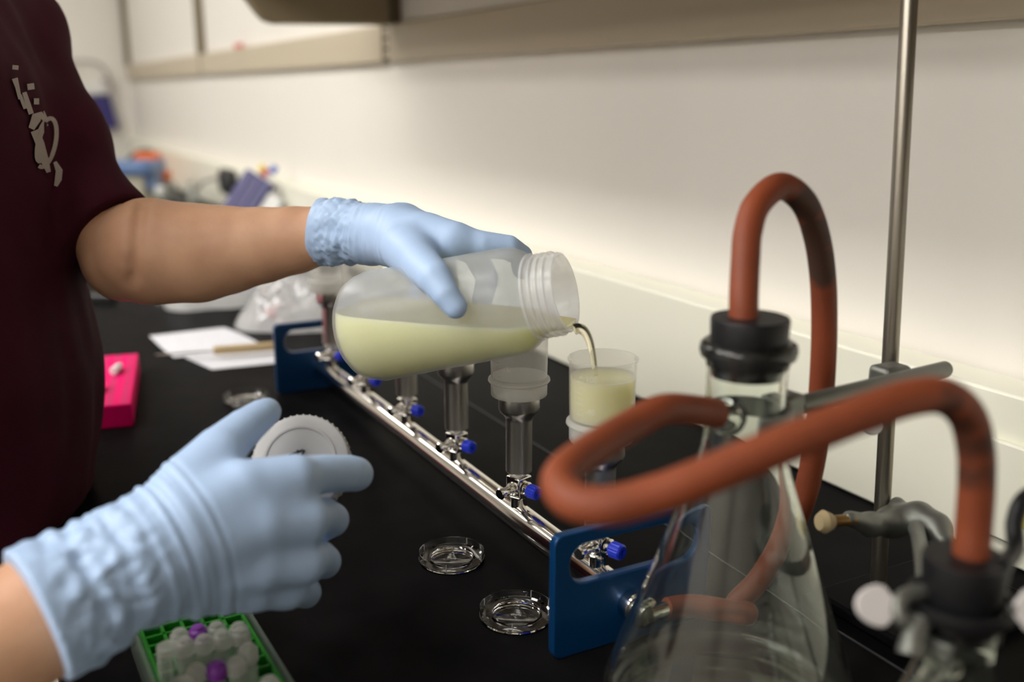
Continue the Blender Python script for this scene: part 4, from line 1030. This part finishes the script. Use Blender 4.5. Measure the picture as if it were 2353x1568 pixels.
small_bottle('small_bottle', 'clear narrow bottle left of the black plug', 443, 3.5, .018, .090, 'tubecap', .010)
p = D(413, 470, 3.4); p[2] = 0
tag(obj('black_wedge', MB().prism([(-.035, 0), (.045, 0), (.030, .025), (-.035, .065)], lambda u, v, w_: p+rt*u+up*v+hd*w_, .05), 'black', at=p, bevel=.004), 'dark wedge shaped block between the small bottles and the cord', 'block')
# plug and cord
q = AY(515, 418, BS-.03)
t = thing('power_plug', 'black power plug in the upstand with grey cord left of the violet case', 'plug', q)
obj('plug_body', MB().prism(rrect(.15, .085, .035), lambda u, v, w_: q+np.array([1, 0, 0])*u+up*v+np.array([0, 1, 0])*(w_-.005), .034), 'black', t, bevel=.008)
obj('cord', MB().tube([q+np.array([-.06, -.004, .01]), AY(492, 411, BS-.035), AY(465, 420, BS-.06), D(445, 445, 3.75), D(436, 462, 3.6)], .007, 12, sub=8), 'wire', t)
# violet tip case with pens
c = D(575, 437, 2.75); Xc = rt; Zc = cu*.84+rt*.54; Zc /= np.linalg.norm(Zc); Xr = np.cross(fw, Zc)*-1
Xr = rt*.84-cu*.54; Xr /= np.linalg.norm(Xr)
t = thing('pen_case', 'violet blue ridged case leaning over, white holder and pens behind it', 'case', (c[0], c[1], 0))
to = lambda u, v, w_: c+Xr*u+Zc*v+fw*w_
obj('case_body', MB().prism(rrect(.084, .130, .006), lambda u, v, w_: to(u, v-.018, w_), .05), 'navy', t, bevel=.003)
for u0 in (-.022, .004): obj('ridge', MB().prism(rrect(.010, .12, .004), lambda u, v, w_: to(u+u0, v-.018, w_-.006), .008), 'violet', t, bevel=.001)
obj('holder', MB().prism(rrect(.046, .110, .008), lambda u, v, w_: to(u+.069, v-.030, w_+.005), .05), 'white', t, bevel=.004)
for x, y, mm, nm in ((603, 386, 'yellow', 'yellow_pen'), (612, 397, 'red', 'red_pen'), (630, 389, 'blue', 'blue_pen')):
    a = D(x, y, 2.84); b = a-Zc*.06-Xr*.004
    pn = thing(nm, f'{mm} topped pen in the holder behind the violet case', 'pen', b, 'pens in the white holder')
    obj('pen_barrel', MB().rcyl(b-Zc*.03, a-Zc*.012, .0065, .001, 14), 'white', pn)
    obj('pen_cap', MB().rcyl(a-Zc*.014, a+Zc*.010, .0095, .002, 14), mm, pn)
# wire basket with blue folder on the end wall
q = AX(228, 256, X0+.06)
t = thing('wall_basket', 'grey wire wall basket holding a violet blue box beside the shoulder', 'basket', (X0+.01, q[1], q[2]-.13))
yv = np.array([0, 1., 0]); xv = np.array([1., 0, 0])
pts = [AX(165, 140, X0+.06), AX(232, 150, X0+.06), AX(252, 218, X0+.06), AX(170, 205, X0+.06)]
obj('wire_frame', MB().tube(pts+[pts[0]], .008, 10, sub=5), 'wire', t)
obj('wall_hook', MB().box(pts[1]*.5+pts[2]*.5+np.array([-.028, 0, 0]), (.062, .02, .02)), 'wire', t)
bp = [AX(130, 224, X0+.07), AX(252, 219, X0+.07), AX(273, 294, X0+.07), AX(140, 312, X0+.07)]
mb = MB(); mb.add([*bp, *[p_-xv*.065 for p_ in bp]], [(0, 1, 2, 3), (7, 6, 5, 4), (0, 4, 5, 1), (1, 5, 6, 2), (2, 6, 7, 3), (3, 7, 4, 0)])
tag(obj('blue_box', mb, 'navy', smooth=0, at=bp[0]), 'violet blue box hanging in the wall basket', 'box')
wp_ = [AX(150, 200, X0+.075), AX(236, 192, X0+.075), AX(246, 213, X0+.075), AX(150, 219, X0+.075)]
mb = MB(); mb.add([*wp_, *[p_-xv*.06 for p_ in wp_]], [(0, 1, 2, 3), (7, 6, 5, 4), (0, 4, 5, 1), (1, 5, 6, 2), (2, 6, 7, 3), (3, 7, 4, 0)])
tag(obj('white_pad', mb, 'white', smooth=0, at=wp_[0]), 'white pad above the violet blue box in the wall basket', 'pad')
